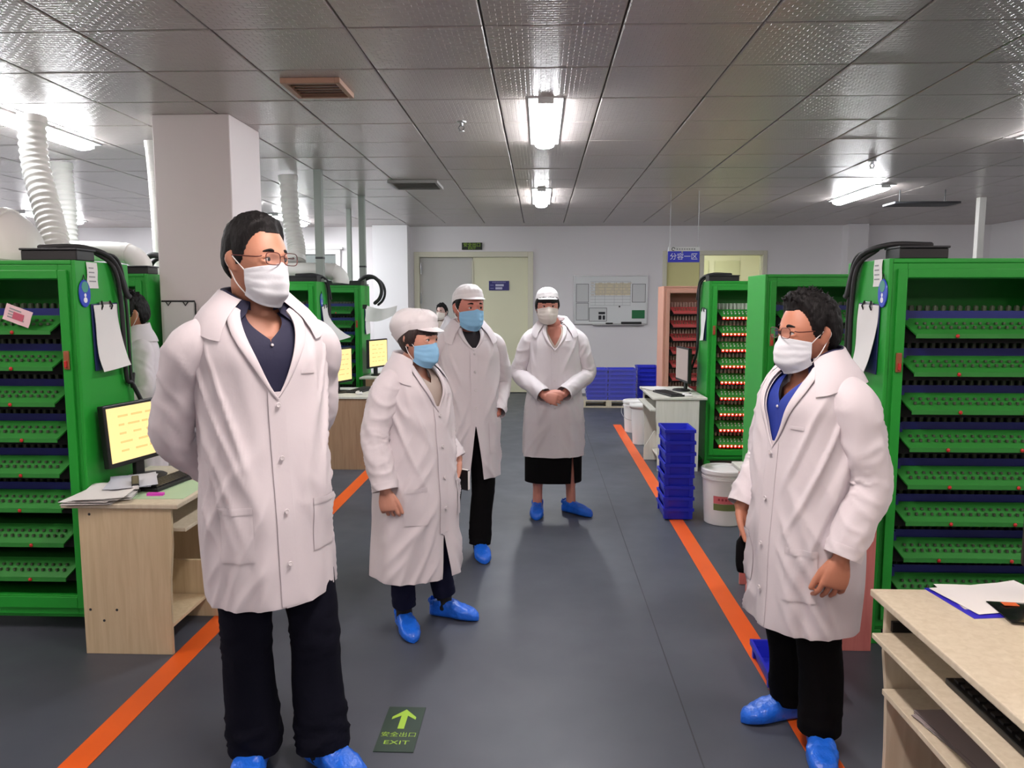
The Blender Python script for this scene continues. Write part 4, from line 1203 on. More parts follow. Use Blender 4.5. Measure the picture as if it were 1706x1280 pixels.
class Person:
    def __init__(s, sp):
        s.sp = sp
        g = sp.get
        s.k = sp['h'] / 1.72
        s.root = thing('person', sp['label'], 'person', sp['loc'], math.radians(sp['rz']))
        s.sway = sp.get('sway', (0, 0))
        s.H = sp['h']
        a = math.radians(sp['rz']); ca, sa = math.cos(a), math.sin(a)
        w2l = lambda x, y: (x * ca + y * sa, -x * sa + y * ca)
        if 'feetw' in sp: sp['feet'] = [(*w2l(x, y), d - sp['rz']) for x, y, d in sp['feetw']]
        if 'swayw' in sp: s.sway = w2l(*sp['swayw'])
        k = s.k
        s.hs = g('head', 1.0)
        hx, hy = g('hoff', (0, -.015))
        s.hc = Vector((hx, hy, sp['h'] - .119 * s.hs - g('crown', .016)))
        yaw, pitch, tilt = [math.radians(a) for a in g('hrot', (0, 0, 0))]
        s.HM = Matrix.Translation(s.hc) @ Matrix.Rotation(yaw, 4, 'Z') @ Matrix.Rotation(tilt, 4, 'Y') @ Matrix.Rotation(pitch, 4, 'X') @ Matrix.Diagonal((s.hs * g('hw', 1.0), s.hs, s.hs, 1))
    def D(s, p):
        z = max(0, p[2]) / s.H
        return (p[0] + s.sway[0] * z, p[1] + s.sway[1] * z, p[2])
    def part(s, name, mb, m, parent=None, **k):
        mb.v = [s.D(v) for v in mb.v]
        return mb.build(name, m, parent or s.root, **k)
    def hpart(s, name, mb, m, parent=None, **k):
        mb.xform(s.HM)
        return s.part(name, mb, m, parent, **k)
    # -------- body: one continuous surface
    def body(s):
        sp = s.sp; k = s.k; g = sp.get
        mb = MB()
        h = MB()
        R = []
        for i in range(45):
            lat = -PI / 2 + .03 + (PI - .06) * i / 44
            R.append([head_pt(head_dir(lat, 2 * PI * j / 60)) for j in range(60)])
        h.rings(R)
        for sx in (-1, 1):
            h.ellipsoid((sx * .0785, .012, -.006), (.008, .019, .031), 12, 10, Matrix.Rotation(sx * -.28, 3, 'Z') @ Matrix.Rotation(-.18, 3, 'X'))
            h.ellipsoid((sx * .082, .017, .002), (.007, .016, .022), 12, 10, Matrix.Rotation(sx * -.45, 3, 'Z'))
            ex = sx * .032
            for zz, rr_, b in ((.0105, .0045, .0), (-.0065, .004, -.003)):
                h.tube(spline([Vector((ex - .019, -.070, .001 + zz * .3)), Vector((ex - .008, -.0795, zz)), Vector((ex + .008, -.0795, zz)), Vector((ex + .019, -.070, .001 + zz * .3))], 9), rr_, 8, dome=True)
        h.xform(s.HM)
        mb.add(h.v, h.f)
        nr = g('neck', .056)
        zn = 1.47 * k
        mb.tube(spline([Vector((0, .03, zn - .12)), Vector((0, .02, zn - .01)), s.HM @ Vector((0, .022, -.075)), s.HM @ Vector((0, .015, -.02))], 10), [nr * 1.25, nr * 1.2, nr * 1.1, nr * 1.02, nr, nr, nr, nr, nr, nr * .95], 20, dome=True)
        gi = g('girth', 1.0) * .8
        zz = [.86, .98, 1.10, 1.24, 1.36, 1.42]
        rd = [(.105, .15), (.10, .145), (.10, .14), (.105, .15), (.085, .155), (.05, .11)]
        mb.tube([Vector((0, 0, z * k)) for z in zz], [(a * gi, b * gi) for a, b in rd], 24, dome=True)
        for side in (1, -1):
            S, E, Wp = s.arm(side)
            mb.tube(spline([Vector((side * .10 * k, 0, S.z - .01)), S, (S + E) / 2, E, (E + Wp) / 2, Wp], 18), [.045 * k] * 4 + [.042 * k] * 4 + [.037 * k] * 4 + [.033] * 3 + [.028] * 2 + [.025], 14, dome=True)
            A = sp['arms'][0 if side == 1 else 1]
            hand(mb, Wp, A['d'], A['n'], A.get('flip', side), A.get('curl', (.5, .5, .4)), A.get('sc', 1.0) * g('hand', 1.0), A.get('thumb', .35), A.get('spread', 0))
            hip, knee, ank, fa = s.leg(side)
            lr = g('calf', 1.0)
            mb.tube(spline([hip, (hip + knee) / 2, knee, knee * .6 + ank * .4, ank], 16), [.072 * k] * 4 + [.058 * k] * 3 + [.05 * k * lr] * 4 + [.046 * k * lr] * 2 + [.037 * k * lr] * 3, 16, dome=True)
            f = Matrix.Rotation(fa, 3, 'Z')
            mb.tube([ank + f @ Vector((0, .03, -.04 * k)), ank + f @ Vector((0, -.04, -.05 * k)), ank + f @ Vector((0, -.11, -.058 * k))], [(.024, .026), (.019, .028), (.014, .026)], 12, dome=True)
        mb.v = [s.D(v) for v in mb.v]
        me = mb.mesh('body')
        tmp = bpy.data.objects.new('tmp', me); COL.objects.link(tmp)
        md = tmp.modifiers.new('r', 'REMESH'); md.mode = 'VOXEL'; md.voxel_size = g('voxel', .0045); md.use_smooth_shade = True
        ms = tmp.modifiers.new('s', 'SMOOTH'); ms.factor = .5; ms.iterations = 2
        mdc = tmp.modifiers.new('d', 'DECIMATE'); mdc.ratio = g('dec', .45)
        bpy.context.view_layer.update()
        nm = bpy.data.meshes.new_from_object(tmp.evaluated_get(bpy.context.evaluated_depsgraph_get()))
        bpy.data.objects.remove(tmp)
        nm.name = 'body'
        nm.materials.clear()
        nm.polygons.foreach_set('use_smooth', [True] * len(nm.polygons))
        link('body', nm, sp['skin'], s.root)
    def arm(s, side):
        A = s.sp['arms'][0 if side == 1 else 1]
        return Vector(A['s']) if 's' in A else Vector((side * .152 * s.k * s.sp.get('shw', 1), .012, s.sp['coat'].get('zs', 1.425 * s.k) - .082 * s.k)), Vector(A['e']), Vector(A['w'])
    def leg(s, side):
        k = s.k
        fx, fy, fa = s.sp['feet'][0 if side == 1 else 1]
        hip = Vector((side * .085 * k, 0, .88 * k))
        ank = Vector((fx, fy, .085 * k))
        knee = hip * .48 + ank * .52 + Vector((side * .01, -.02, 0)) + Vector(s.sp.get('knee', (0, 0, 0)))
        return hip, knee, ank, math.radians(fa)
    # -------- face pieces
    def face(s):
        brow = s.sp.get('hairm', M_HAIR)
        for sx in (-1, 1):
            e = MB().ellipsoid((sx * .032, -.0700, .0018), (.0128, .0128, .0125), 14, 10)
            eo = s.hpart('eye', e, M_EYEW, smooth=True)
            gx = s.sp.get('gaze', 0)
            s.hpart('iris', MB().ellipsoid((sx * .032 + gx, -.0806, .0022), (.0064, .0035, .0068), 10, 8), M_IRIS, eo, smooth=True)
            p = spline([Vector((sx * .014, -.0885, .022)), Vector((sx * .028, -.0880, .028)), Vector((sx * .046, -.076, .024))], 9)
            s.hpart('eyebrow', MB().tube(p, [(.002, .003), (.0028, .0045), (.003, .005), (.003, .005), (.003, .005), (.003, .0045), (.0026, .004), (.0022, .003), (.0016, .002)], 8, dome=True), brow, smooth=True)
            p = spline([Vector((sx * .032 - .0165, -.073, .002)), Vector((sx * .032 - .006, -.0815, .0068)), Vector((sx * .032 + .006, -.0815, .0068)), Vector((sx * .032 + .0165, -.073, .002))], 9)
            s.hpart('eyelash', MB().tube(p, .0013, 6, dome=True), brow, eo, smooth=True)
    def hair(s, kind):
        g = s.sp.get
        m = g('hairm', M_HAIR)
        top = g('crown', .016)
        nl, nn = 72, 110
        mb = MB()
        idx = {}
        seed = s.sp['seed']
        def line(x, y):
            # lower hair edge as a function of the front-back position
            if kind == 'bun':   # long hair gathered below a cap
                return .03 if y < -.045 else (.03 + (-.03 - .03) * sm(-.045, -.02, y) if y < .0 else -.03 - .05 * sm(.0, .03, y))
            if y < -.055: return .078 + .006 * sm(.015, .045, abs(x)) - .006 * sm(.045, .06, abs(x))
            if y < -.012: return .078 + (-.012 - .078) * sm(-.055, -.016, y)
            if y < .0: return -.012
            if y < .035: return -.012 + .038 * math.sin(PI * sm(-.004, .036, y)) ** 1.0
            return -.012 - .066 * sm(.033, .05, y)
        pts = []
        for i in range(nl + 1):
            lat = -.75 + (PI / 2 - .02 + .75) * i / nl
            row = []
            for j in range(nn):
                lon = 2 * PI * j / nn
                d = head_dir(lat, lon)
                p = head_pt(d)
                edge = p.z - line(p.x, p.y)
                nrm = Vector((p.x / .0765 ** 2, p.y / .098 ** 2, p.z / .119 ** 2)).normalized()
                if edge > -.002:
                    up = sm(.02, .1, p.z)
                    if kind == 'short':
                        th = .0022 + .005 * sm(0, .05, edge) + (top - .006) * up * sm(0, .03, edge)
                        th += .003 * up * ga(p.y, -.06, .04) * sm(.01, .04, edge)
                    elif kind == 'thick':
                        th = .003 + .012 * sm(0, .04, edge) + (top - .010) * up * sm(0, .02, edge) + .008 * up * ga(p.y, -.07, .05) * sm(0, .03, edge)
                    else:
                        th = .003 + .008 * sm(0, .03, edge)
                    a = noise.noise(Vector((p.x * 90 + seed, p.y * 90, p.z * 40))) * .5 + noise.noise(Vector((p.x * 200, p.y * 200 + seed, p.z * 70))) * .35
                    th *= 1 + (.45 if kind == 'thick' else .3) * a
                    row.append((p + nrm * th, True))
                else:
                    row.append((p - nrm * .004, False))
            pts.append(row)
        V = []; F = []
        for i in range(nl + 1):
            for j in range(nn): V.append(pts[i][j][0])
        for i in range(nl):
            for j in range(nn):
                q = [(i, j), (i, (j + 1) % nn), (i + 1, (j + 1) % nn), (i + 1, j)]
                if sum(pts[a][b][1] for a, b in q) >= 2:
                    F.append(tuple(a * nn + b for a, b in q))
        F.append(tuple(nl * nn + j for j in range(nn)))
        used = sorted({i for f in F for i in f}); mp = {o: n for n, o in enumerate(used)}
        mb.add([V[i] for i in used], [tuple(mp[i] for i in f) for f in F])
        h = s.hpart('hair', mb, m, smooth=True, fix=False)
        if kind == 'thick':
            rr = random.Random(seed)
            t = MB()
            for q in range(170):
                lat = rr.uniform(.35, 1.5); lon = rr.uniform(0, 2 * PI)
                d = Vector(head_dir(lat, lon)); p = head_pt(d)
                if p.z < .085: continue
                n = d.normalized(); sw_ = Vector((rr.uniform(-.6, .6), rr.uniform(-.35, .35), rr.uniform(-.1, .4)))
                a = p + n * (top * .5); b = a + (n * .5 + sw_ * .6).normalized() * rr.uniform(.012, .024); c = b + (n * .1 + sw_).normalized() * rr.uniform(.010, .018)
                t.tube([a, b, c], [.006, .004, .0008], 6)
            o = s.hpart('hair_tufts', t, m, h, smooth=True); o['kind'] = 'stuff'
    def mask(s, m, drop=0.0, label=None):
        rows, cols = 30, 41
        R = []
        for i in range(rows):
            v = i / (rows - 1)
            row = []
            for j in range(cols):
                u = -1 + 2 * j / (cols - 1)
                al = u * 1.28
                z0 = -.004 - .016 * abs(u) ** 1.5 + .006 * ga(u, 0, .12); z1 = -.128 + .034 * abs(u) ** 2.2
                z = z0 + (z1 - z0) * v - drop
                under = sm(.72, 1.0, v) * (1 - abs(u) ** 2 * .6)
                rx = .0785 - .010 * sm(.45, 1, v); ry = .093 + .003 * math.sin(PI * v)
                nose = .026 * ga(al, 0, .30) * (.30 + .70 * sm(.0, .35, v)) * (1 - .6 * sm(.55, 1, v))
                y = -(ry + nose) * math.cos(al) ** .9 + .022 * under
                x = rx * math.sin(al)
                pl = .0022 * (abs(((v * 4.2 + .1) % 1.0) - .5) * 2 - .5) * (1 - abs(u) ** 4) * (1 if .12 < v < .9 else 0)
                pl += .0012 * noise.noise(Vector((u * 4, v * 9, s.sp['seed'])))
                f = 1 + pl / .1
                row.append((x * f, y * f, z))
            R.append(row)
        mo = s.hpart('face_mask', MB().grid(R), m, smooth=True, solid=.0016, fix=False)
        if label: mo['label'] = label
        for sx in (-1, 1):
            c = R[1][0] if sx < 0 else R[1][-1]
            d = R[-3][0] if sx < 0 else R[-3][-1]
            for a, b, q in ((c, (sx * .0805, .020, .020), .003), (d, (sx * .080, .022, -.026), -.004)):
                p = spline([Vector(a), Vector(((a[0] + b[0]) / 2 + sx * .005, (a[1] + b[1]) / 2, (a[2] + b[2]) / 2 + q)), Vector(b)], 10)
                s.hpart('ear_loop', MB().tube(p, .0018, 6, dome=True), M_LOOP, mo, smooth=True)
            p = spline([Vector((sx * .0805, .020, .020)), Vector((sx * .084, .034, .0)), Vector((sx * .080, .022, -.026))], 10)
            s.hpart('ear_loop', MB().tube(p, .0018, 6, dome=True), M_LOOP, mo, smooth=True)
        return mo
    def glasses(s):
        first = None
        for sx in (-1, 1):
            cx, w, h = sx * .0345, .0265, .0175
            pts = []
            for q in range(29):
                a = 2 * PI * q / 28
                x = w * spow(math.cos(a), .55); z = h * spow(math.sin(a), .6)
                pts.append(Vector((cx + x, -.1035 + .10 * (cx + x) ** 2 * 14 * .35, .004 + z)))
            rim = MB().tube(pts, .0014, 6)
            o = s.hpart('glasses', rim, M_GLFR, smooth=True) if first is None else s.hpart('rim', rim, M_GLFR, first, smooth=True)
            first = first or o
            ctr = Vector((cx, -.1035, .004))
            L = [[ctr + (p - ctr) * r for p in pts[:-1]] for r in (1, .5)]
            s.hpart('lens', MB().rings(L, False, True), M_LENS, first, smooth=True)
            a = Vector((sx * .062, -.0855, .011))
            p = spline([a, Vector((sx * .074, -.076, .008)), Vector((sx * .0815, -.03, .010)), Vector((sx * .083, .015, .010)), Vector((sx * .081, .035, -.008))], 16)
            s.hpart('temple', MB().tube(p, .0018, 6, dome=True), M_GLFR, first, smooth=True)
        p = spline([Vector((-.009, -.1025, .009)), Vector((0, -.1065, .012)), Vector((.009, -.1025, .009))], 8)
        s.hpart('bridge', MB().tube(p, .0014, 6), M_GLFR, first, smooth=True)
    def cap(s, puff=0.0, brim=.04):
        nl, nn = 26, 80
        seed = s.sp['seed']
        R = []
        for i in range(nl + 1):
            t = i / nl
            row = []
            for j in range(nn):
                lon = 2 * PI * j / nn
                c = math.cos(lon)
                z0 = .047 + .018 * max(0, c) if c > 0 else .047 + .085 * c * (.6 if puff == 0 else .9)
                lat0 = math.asin(max(-.9, min(.95, z0 / .119)))
                lat = lat0 + (PI / 2 - .02 - lat0) * t
                p = head_pt(head_dir(lat, lon))
                n = Vector((p.x / .0765 ** 2, p.y / .098 ** 2, p.z / .119 ** 2)).normalized()
                th = .009 + .014 * sm(0, .35, t) + .004 * sm(.6, 1, t)
                back = sm(-.2, .9, -c)
                th += puff * math.sin(PI * min(1, t * 1.1)) * (.35 + .9 * back)
                th += (.0035 + .05 * puff) * noise.noise(Vector((math.sin(lon) * 5 + seed, c * 5, t * 5))) * sm(.08, .25, t)
                q = p + n * th
                if t > .6 and puff == 0: q.z -= .010 * sm(.6, 1, t)
                row.append(q)
            R.append(row)
        co = s.hpart('cap', MB().rings(R, False, True), M_CAPC, smooth=True, solid=.003)
        band = [[v for v in R[0]], [v for v in R[3]]]
        bb = MB()
        for k in range(2):
            pass
        bb.rings([[Vector((v.x * 1.03, v.y * 1.03, v.z - .004)) for v in R[0]], [Vector((v.x * 1.035, v.y * 1.035, v.z)) for v in R[2]], [Vector((v.x * 1.03, v.y * 1.03, v.z)) for v in R[4]]], False, False)
        s.hpart('cap_band', bb, M_CAPC, co, smooth=True, solid=.002)
        B = []
        for i in range(7):
            v = i / 6
            row = []
            for j in range(25):
                u = -1 + 2 * j / 24
                lon = u * 1.15
                jj = lon / (2 * PI) * nn
                a = R[0][int(math.floor(jj)) % nn]; b = R[0][(int(math.floor(jj)) + 1) % nn]; f = jj - math.floor(jj)
                p = a * (1 - f) + b * f
                ext = brim * v * (1 - abs(u) ** 2.4)
                dr = Vector((math.sin(lon) * .45, -1, 0)).normalized()
                row.append(p * 1.02 + dr * ext + Vector((0, 0, -.004 - ext * .42)))
            B.append(row)
        s.hpart('cap_visor', MB().grid(B), M_CAPC, co, smooth=True, solid=.0025)
    # -------- coat surface
    def coat_setup(s):
        sp = s.sp; k = s.k; c = dict(sp['coat'])
        s.c = c
        sw = c.get('sw', .172 * k); zs = c.get('zs', 1.425 * k); zn = c.get('zn', 1.475 * k); za = c.get('za', 1.27 * k)
        s.za = za; s.zn = zn
        A = [(c['hem'], *c['hab'])] + [(z, a, b) for z, a, b in c['mid']] + [(za, *c['cab'])]
        A.sort()
        s.prof = A
        s.VL = .72
        def bez(P, u):
            w = ((1 - u) ** 3, 3 * u * (1 - u) ** 2, 3 * u * u * (1 - u), u ** 3)
            return (sum(w[i] * P[i][0] for i in range(4)), sum(w[i] * P[i][1] for i in range(4)))
        ca, cb = c['cab']
        s.side_p = [(ca, za), (sw + .018, za + .78 * (zs - za)), (sw * .82, zs + .040), (.072 * k, zn)]
        s.front_p = [(cb, za), (cb + .006, za + .10 * k), (.088 * k, zn - .05), (.066 * k, zn - .03)]
        s.back_p = [(cb, za), (cb + .014, za + .12 * k), (.10 * k, zn - .02), (.058 * k, zn + .012)]
        s.bez = bez
        s.seed = sp['seed'] * 3.17
    def pr(s, z):
        A = s.prof
        if z <= A[0][0]: return A[0][1], A[0][2]
        for i in range(len(A) - 1):
            if z <= A[i + 1][0]:
                t = (z - A[i][0]) / (A[i + 1][0] - A[i][0]); t = t * t * (3 - 2 * t)
                return A[i][1] + (A[i + 1][1] - A[i][1]) * t, A[i][2] + (A[i + 1][2] - A[i][2]) * t
        return A[-1][1], A[-1][2]
    def vz(s, z):
        return (z - s.c['hem']) / (s.za - s.c['hem']) * s.VL
    def surf(s, th, v, off=0.0):
        """point of the coat cloth; th: angle from the front centre, v: 0 hem .. 1 neck"""
        sn, cs = math.sin(th), math.cos(th)
        e = .86
        c = s.c
        if v <= s.VL:
            z = c['hem'] + (s.za - c['hem']) * v / s.VL
            a, b = s.pr(z)
            yo = 0
            up = 0
        else:
            u = (v - s.VL) / (1 - s.VL)
            a, zs_ = s.bez(s.side_p, u)
            b, zf = s.bez(s.front_p if cs > 0 else s.back_p, u)
            w = sn * sn
            z = zs_ * w + zf * (1 - w)
            yo = .018 * u * s.k
            up = sm(.25, .75, u)
        x = a * spow(sn, e); y = -b * spow(cs, e) + yo
        # cloth folds
        q = c.get('fold', 1.0) * (1 - .85 * up)
        zz = z / s.k
        f = 0.0
        th2 = math.atan2(sn, cs)
        ath = abs(th2)
        sd = s.seed + (4.1 if th2 > 0 else 0)
        n1 = noise.noise(Vector((x * 5 + s.seed, y * 5, zz * 3.2)))
        f += .011 * n1
        low = sm(1.15, .6, zz)
        dr = noise.noise(Vector((th2 * 2.6 + s.seed, zz * .8, 7.7)))
        f += .020 * dr * low
        # diagonal drag lines falling from the armpits towards the front
        mid = ga(zz, 1.08, .26)
        dg = noise.noise(Vector(((zz * 5.0 + (ath - 1.2) * -2.0), ath * .8, sd)))
        rg = max(0.0, 1 - abs(dg) * 2.6) ** 2
        f += .016 * rg * mid * sm(.12, .5, ath) * sm(2.0, 1.3, ath)
        dg2 = noise.noise(Vector(((zz * 6.0 + (ath) * 2.0), ath * .7, sd + 9)))
        f += .013 * max(0.0, 1 - abs(dg2) * 3) ** 2 * sm(1.2, .8, zz) * sm(.05, .4, ath) * sm(1.75, 1.2, ath)
        f *= q
        r = math.hypot(x / max(a, .01), y / max(b, .01))
        n = Vector((x / a ** 2, (y - yo) / b ** 2, 0))
        if n.length < 1e-6: n = Vector((0, -1, 0))
        n.normalize()
        if up > 0: n = (n * (1 - up * .8) + Vector((0, 0, up * .8))).normalized()
        n *= (f + off)
        return Vector((x + n.x, y + n.y, z + n.z))
    def gap(s, v):
        """half opening angle at the front: V neck above, slit below"""
        c = s.c
        vV = s.vz(c['zV'])
        if v > vV:
            t = (v - vV) / (1 - vV)
            return .02 + c.get('vw', .62) * t ** .9
        vS = s.vz(c.get('zS', -1))
        if v < vS:
            return c.get('sl', .12) * (vS - v) / max(vS, .01)
        return 0.0
    def patch(s, name, t0, t1, z0, z1, off, m, parent, nu=12, nv=14, thick=.001, vmode=False):
        R = []
        for i in range(nv + 1):
            v = (z0 + (z1 - z0) * i / nv) if vmode else s.vz(z0 + (z1 - z0) * i / nv)
            R.append([s.surf(t0 + (t1 - t0) * j / nu, v, off) for j in range(nu + 1)])
        return s.part(name, MB().grid(R), m, parent, smooth=True, solid=thick, fix=False)
    def coat(s, m=None, pockets=True):
        m = m or M_COAT
        s.coat_setup()
        c = s.c
        NT, NR = 132, 110
        R = []
        for i in range(NR + 1):
            v = i / NR
            g = s.gap(v)
            row = []
            for j in range(NT + 1):
                t = j / NT
                # left edge laps over the right one by a hand's breadth
                lap = .05 if g == 0 else 0.0
                th = g - lap + (2 * PI - 2 * g + lap) * t
                o = .004 * sm(.06, .0, t)
                row.append(s.surf(th, v, o))
            R.append(row)
        co = s.part('coat', MB().grid(R), m, smooth=True, solid=.0014, fix=False)
        s.co = co
        vV = s.vz(c['zV'])
        # placket
        z0 = max(c['hem'] + .006, c.get('zS', -1) + .01)
        s.patch('placket', -.012 - .09, .10, z0, c['zV'] + .01, .0052, M_COATS, co, 8, 30)
        nb = 4
        for q in range(nb):
            z = c['zV'] - .03 - q * (c['zV'] - z0 - .05) / (nb - .3)
            if z < z0 + .03: break
            p = s.surf(0, s.vz(z), .012)
            b = MB().lathe([(.001, .0), (.0075, .0), (.008, .002), (.0065, .004), (.003, .003), (.001, .003)], 12)
            b.xform(Matrix.Translation(p) @ Matrix.Rotation(PI / 2, 4, 'X'))
            s.part('button', b, M_BUTTON, co, smooth=40)
        if pockets:
            zt = c.get('pz', c['hem'] + .36); hgt = c.get('ph', .19)
            for sx in (-1, 1):
                t0, t1 = sorted((sx * .42, sx * 1.02))
                po = s.patch('pocket', t0, t1, zt - hgt, zt, .0035, m, co, 12, 12)
                s.patch('pocket_welt', t0, t1, zt - .022, zt, .005, M_COATS, po, 12, 3, .001)
            s.patch('chest_pocket_welt', .34, .60, c['zV'] + .06, c['zV'] + .072, .0035, M_COATS, co, 8, 3)
        # lapels
        for sx in (-1, 1):
            LR = []
            for i in range(17):
                t = i / 16
                v = vV - .012 + (.955 - vV) * t
                g = s.gap(v)
                wd = .02 + c.get('lap', .34) * t ** 1.1 * (1 - .25 * sm(.8, 1, t))
                LR.append([s.surf(sx * (g - .012 + wd * j / 6), v, .006 + .010 * math.sin(PI * min(1, j / 6 * .7 + .15)) * (.3 + .7 * t)) for j in range(7)])
            s.part('lapel', MB().grid(LR), m, co, smooth=True, solid=.0016, fix=False)
        # collar
        s.collar('collar', m, co, c.get('vw', .62) * .98, .155, .008, .030, .05, .014, .26, .018)
        # sleeves
        for side in (1, -1):
            s.sleeve(side, m, co)
    def collar(s, name, m, parent, tc, drop, off, stand, point, grow=0.0, frk=1.0, roll=.016):
        R = [[] for _ in range(8)]
        n = 56
        for j in range(n + 1):
            t = j / n
            th = tc + (2 * PI - 2 * tc) * t
            fr = max(sm(.24, .0, t), sm(.76, 1, t))
            base = s.surf(th, .985, .001 + grow * .3)
            ctr = Vector((0, .018 * s.k, base.z))
            rad = (base - ctr); rad.z = 0
            rad.normalize()
            top = base + Vector((0, 0, stand * (1 - .35 * fr))) - rad * (.002 - grow * .5)
            vo = 1 - drop * (1 + frk * fr)
            th_o = th + (-1 if t < .5 else 1) * 0 + (tc * .0)
            out = s.surf(th + (.16 * fr if t < .5 else -.16 * fr), vo, off)
            R[0].append(base)
            R[1].append((base + top) / 2 - rad * .001)
            R[2].append(top)
            R[3].append(top + rad * .008 + Vector((0, 0, .002)))
            for q in (1, 2, 3, 4):
                u = q / 4
                thq = th + (.16 * fr * u if t < .5 else -.16 * fr * u)
                p = s.surf(thq, .985 + (vo - .985) * (.12 + .88 * u), off + roll * (1 - u) ** 1.3)
                R[3 + q].append(p)
        return s.part(name, MB().grid(R), m, parent, smooth=True, solid=.0016, fix=False)
    def sleeve(s, side, m, parent):
        A = s.sp['arms'][0 if side == 1 else 1]
        S, E, Wp = s.arm(side)
        k = s.k
        fat = A.get('fat', 1.0) * s.sp.get('sfat', 1.0)
        st = Vector((side * .055 * k, .012, s.zn - .090 * k))
        s1 = S + Vector((side * .012, 0, .0))
        d = (Wp - E).normalized()
        # cuff ends a little before the knuckles
        cuff = Wp + d * A.get('cuff', -.005)
        ctrl = [st, s1, (S + E) / 2 + Vector((side * .012, 0, .01)), E, (E + cuff) / 2, cuff]
        rad = [.066, .0695, .066, .064, .060, .056]
        rad = [r * k * fat for r in rad]
        n = 84
        P, Rr = spline(ctrl, n, rad)
        F = frames(P)
        bend = ((S - E).normalized() + (Wp - E).normalized())
        bend = bend.normalized() if bend.length > .05 else Vector((0, -1, 0))
        R = []
        ns = 40
        sd = s.seed + side * 2.3
        for i in range(n):
            t = i / (n - 1)
            T, N, B = F[i]
            ring = []
            el = ga(t, .60, .13)
            for j in range(ns):
                a = 2 * PI * j / ns
                dirv = N * math.cos(a) + B * math.sin(a)
                inner = max(0, dirv.dot(bend))
                nz = noise.noise(Vector((dirv.x * 1.6 + sd, dirv.y * 1.6 + t * 3, t * 7 + dirv.z)))
                cr = noise.noise(Vector((t * 22 + nz * 1.2, a * .5 + sd if a < PI else (2 * PI - a) * .5 + sd, sd)))
                rg = max(0.0, 1 - abs(cr) * 2.4) ** 2
                dg = noise.noise(Vector((t * 9 + math.sin(a + sd) * 1.1, math.cos(a) * .8, sd + 5)))
                rg2 = max(0.0, 1 - abs(dg) * 2.6) ** 2
                am = sm(.12, .3, t)
                f = 1 + am * (.10 * nz + .12 * rg * el * (.35 + inner) + .10 * rg2 * (1 - .5 * el) - .10 * inner * el)
                if t > .97: f *= .985
                ring.append(P[i] + dirv * ((Rr[i][0] + Rr[i][1]) / 2 * f))
            R.append(ring)
        so = s.part('sleeve', MB().rings(R, True, False), m, parent, smooth=True, solid=.0014, fix=False)
        ce = [[p + (p - P[q]).normalized() * .0012 for p in R[q]] for q in (n - 6, n - 5, n - 4, n - 3, n - 2, n - 1)]
        s.part('cuff', MB().rings(ce, False, False), M_COATS, so, smooth=True, solid=.001, fix=False)
        # raglan seam from collar to armpit
        return so
    def shirt(s, m, collar_m=None, zopen=None, collar=True):
        c = s.c
        vb = s.vz(c['zV'] - .12)
        vo = s.vz(zopen) if zopen else 2
        R = []
        for i in range(31):
            v = vb + (.985 - vb) * i / 30
            R.append([s.surf(-1.25 + 2.5 * j / 40, v, -.011) for j in range(41)])
        if zopen is None:
            so = s.part('shirt', MB().grid(R), m, smooth=True, solid=.002, fix=False)
        else:
            R = []
            for i in range(31):
                v = vb + (.985 - vb) * i / 30
                g = 0 if v < vo else .55 * (v - vo) / (1 - vo)
                R.append([s.surf(g + (2 * PI - 2 * g) * j / 80, v, -.011) for j in range(81)])
            so = s.part('shirt', MB().grid(R), m, smooth=True, solid=.002, fix=False)
        if collar:
            s.collar('shirt_collar', collar_m or m, so, .34, .075, -.004, .036, .03, .002, .55, .010)
            p = s.surf(.0, min(.97, (vo if zopen else .9) - .02), -.006)
            b = MB().ellipsoid(p, (.005, .003, .005), 10, 6)
            s.part('shirt_button', b, M_BUTTON, so, smooth=True)
        return so
    # -------- legs
    def trousers(s, m, top=.10, kn=.078, cuff=.074, hem=.055, crease=1.0):
        k = s.k
        mb = MB()
        sd = s.seed
        for side in (1, -1):
            hip, knee, ank, fa = s.leg(side)
            end = ank + (ank - knee).normalized() * 0.0; end.z = hem
            e2 = ank.copy(); e2.z = hem
            ctrl = [hip + Vector((0, 0, .02)), hip * .55 + knee * .45, knee, knee * .5 + ank * .5 + Vector((0, .01, 0)), e2]
            P, Rr = spline(ctrl, 70, [top * k, (top + kn) / 2 * k * 1.02, kn * k, (kn + cuff) / 2 * k, cuff * k])
            F = frames(P)
            R = []
            for i in range(70):
                t = i / 69
                T, N, B = F[i]
                ring = []
                lo = ga(t, .93, .10) * 1.2 + ga(t, .52, .10) * .7
                for j in range(32):
                    a = 2 * PI * j / 32
                    d = N * math.cos(a) + B * math.sin(a)
                    cr = noise.noise(Vector((t * 20, math.sin(a) * .9 + sd, math.cos(a) * .9 + side)))
                    rg = max(0.0, 1 - abs(cr) * 2.2) ** 2
                    nz = noise.noise(Vector((d.x * 1.5 + sd, d.y * 1.5 + side, t * 5)))
                    f = 1 + .06 * nz + crease * .09 * rg * lo
                    ring.append(P[i] + d * (Rr[i][0] * f))
                R.append(ring)
            mb.rings(R, True, False)
        mb.tube([Vector((0, 0, z * k)) for z in (.80, .90, 1.0)], [(.10 * k, .155 * k), (.11 * k, .165 * k), (.10 * k, .15 * k)], 28, dome=True)
        s.part('trousers', mb, m, smooth=True, fix=False)
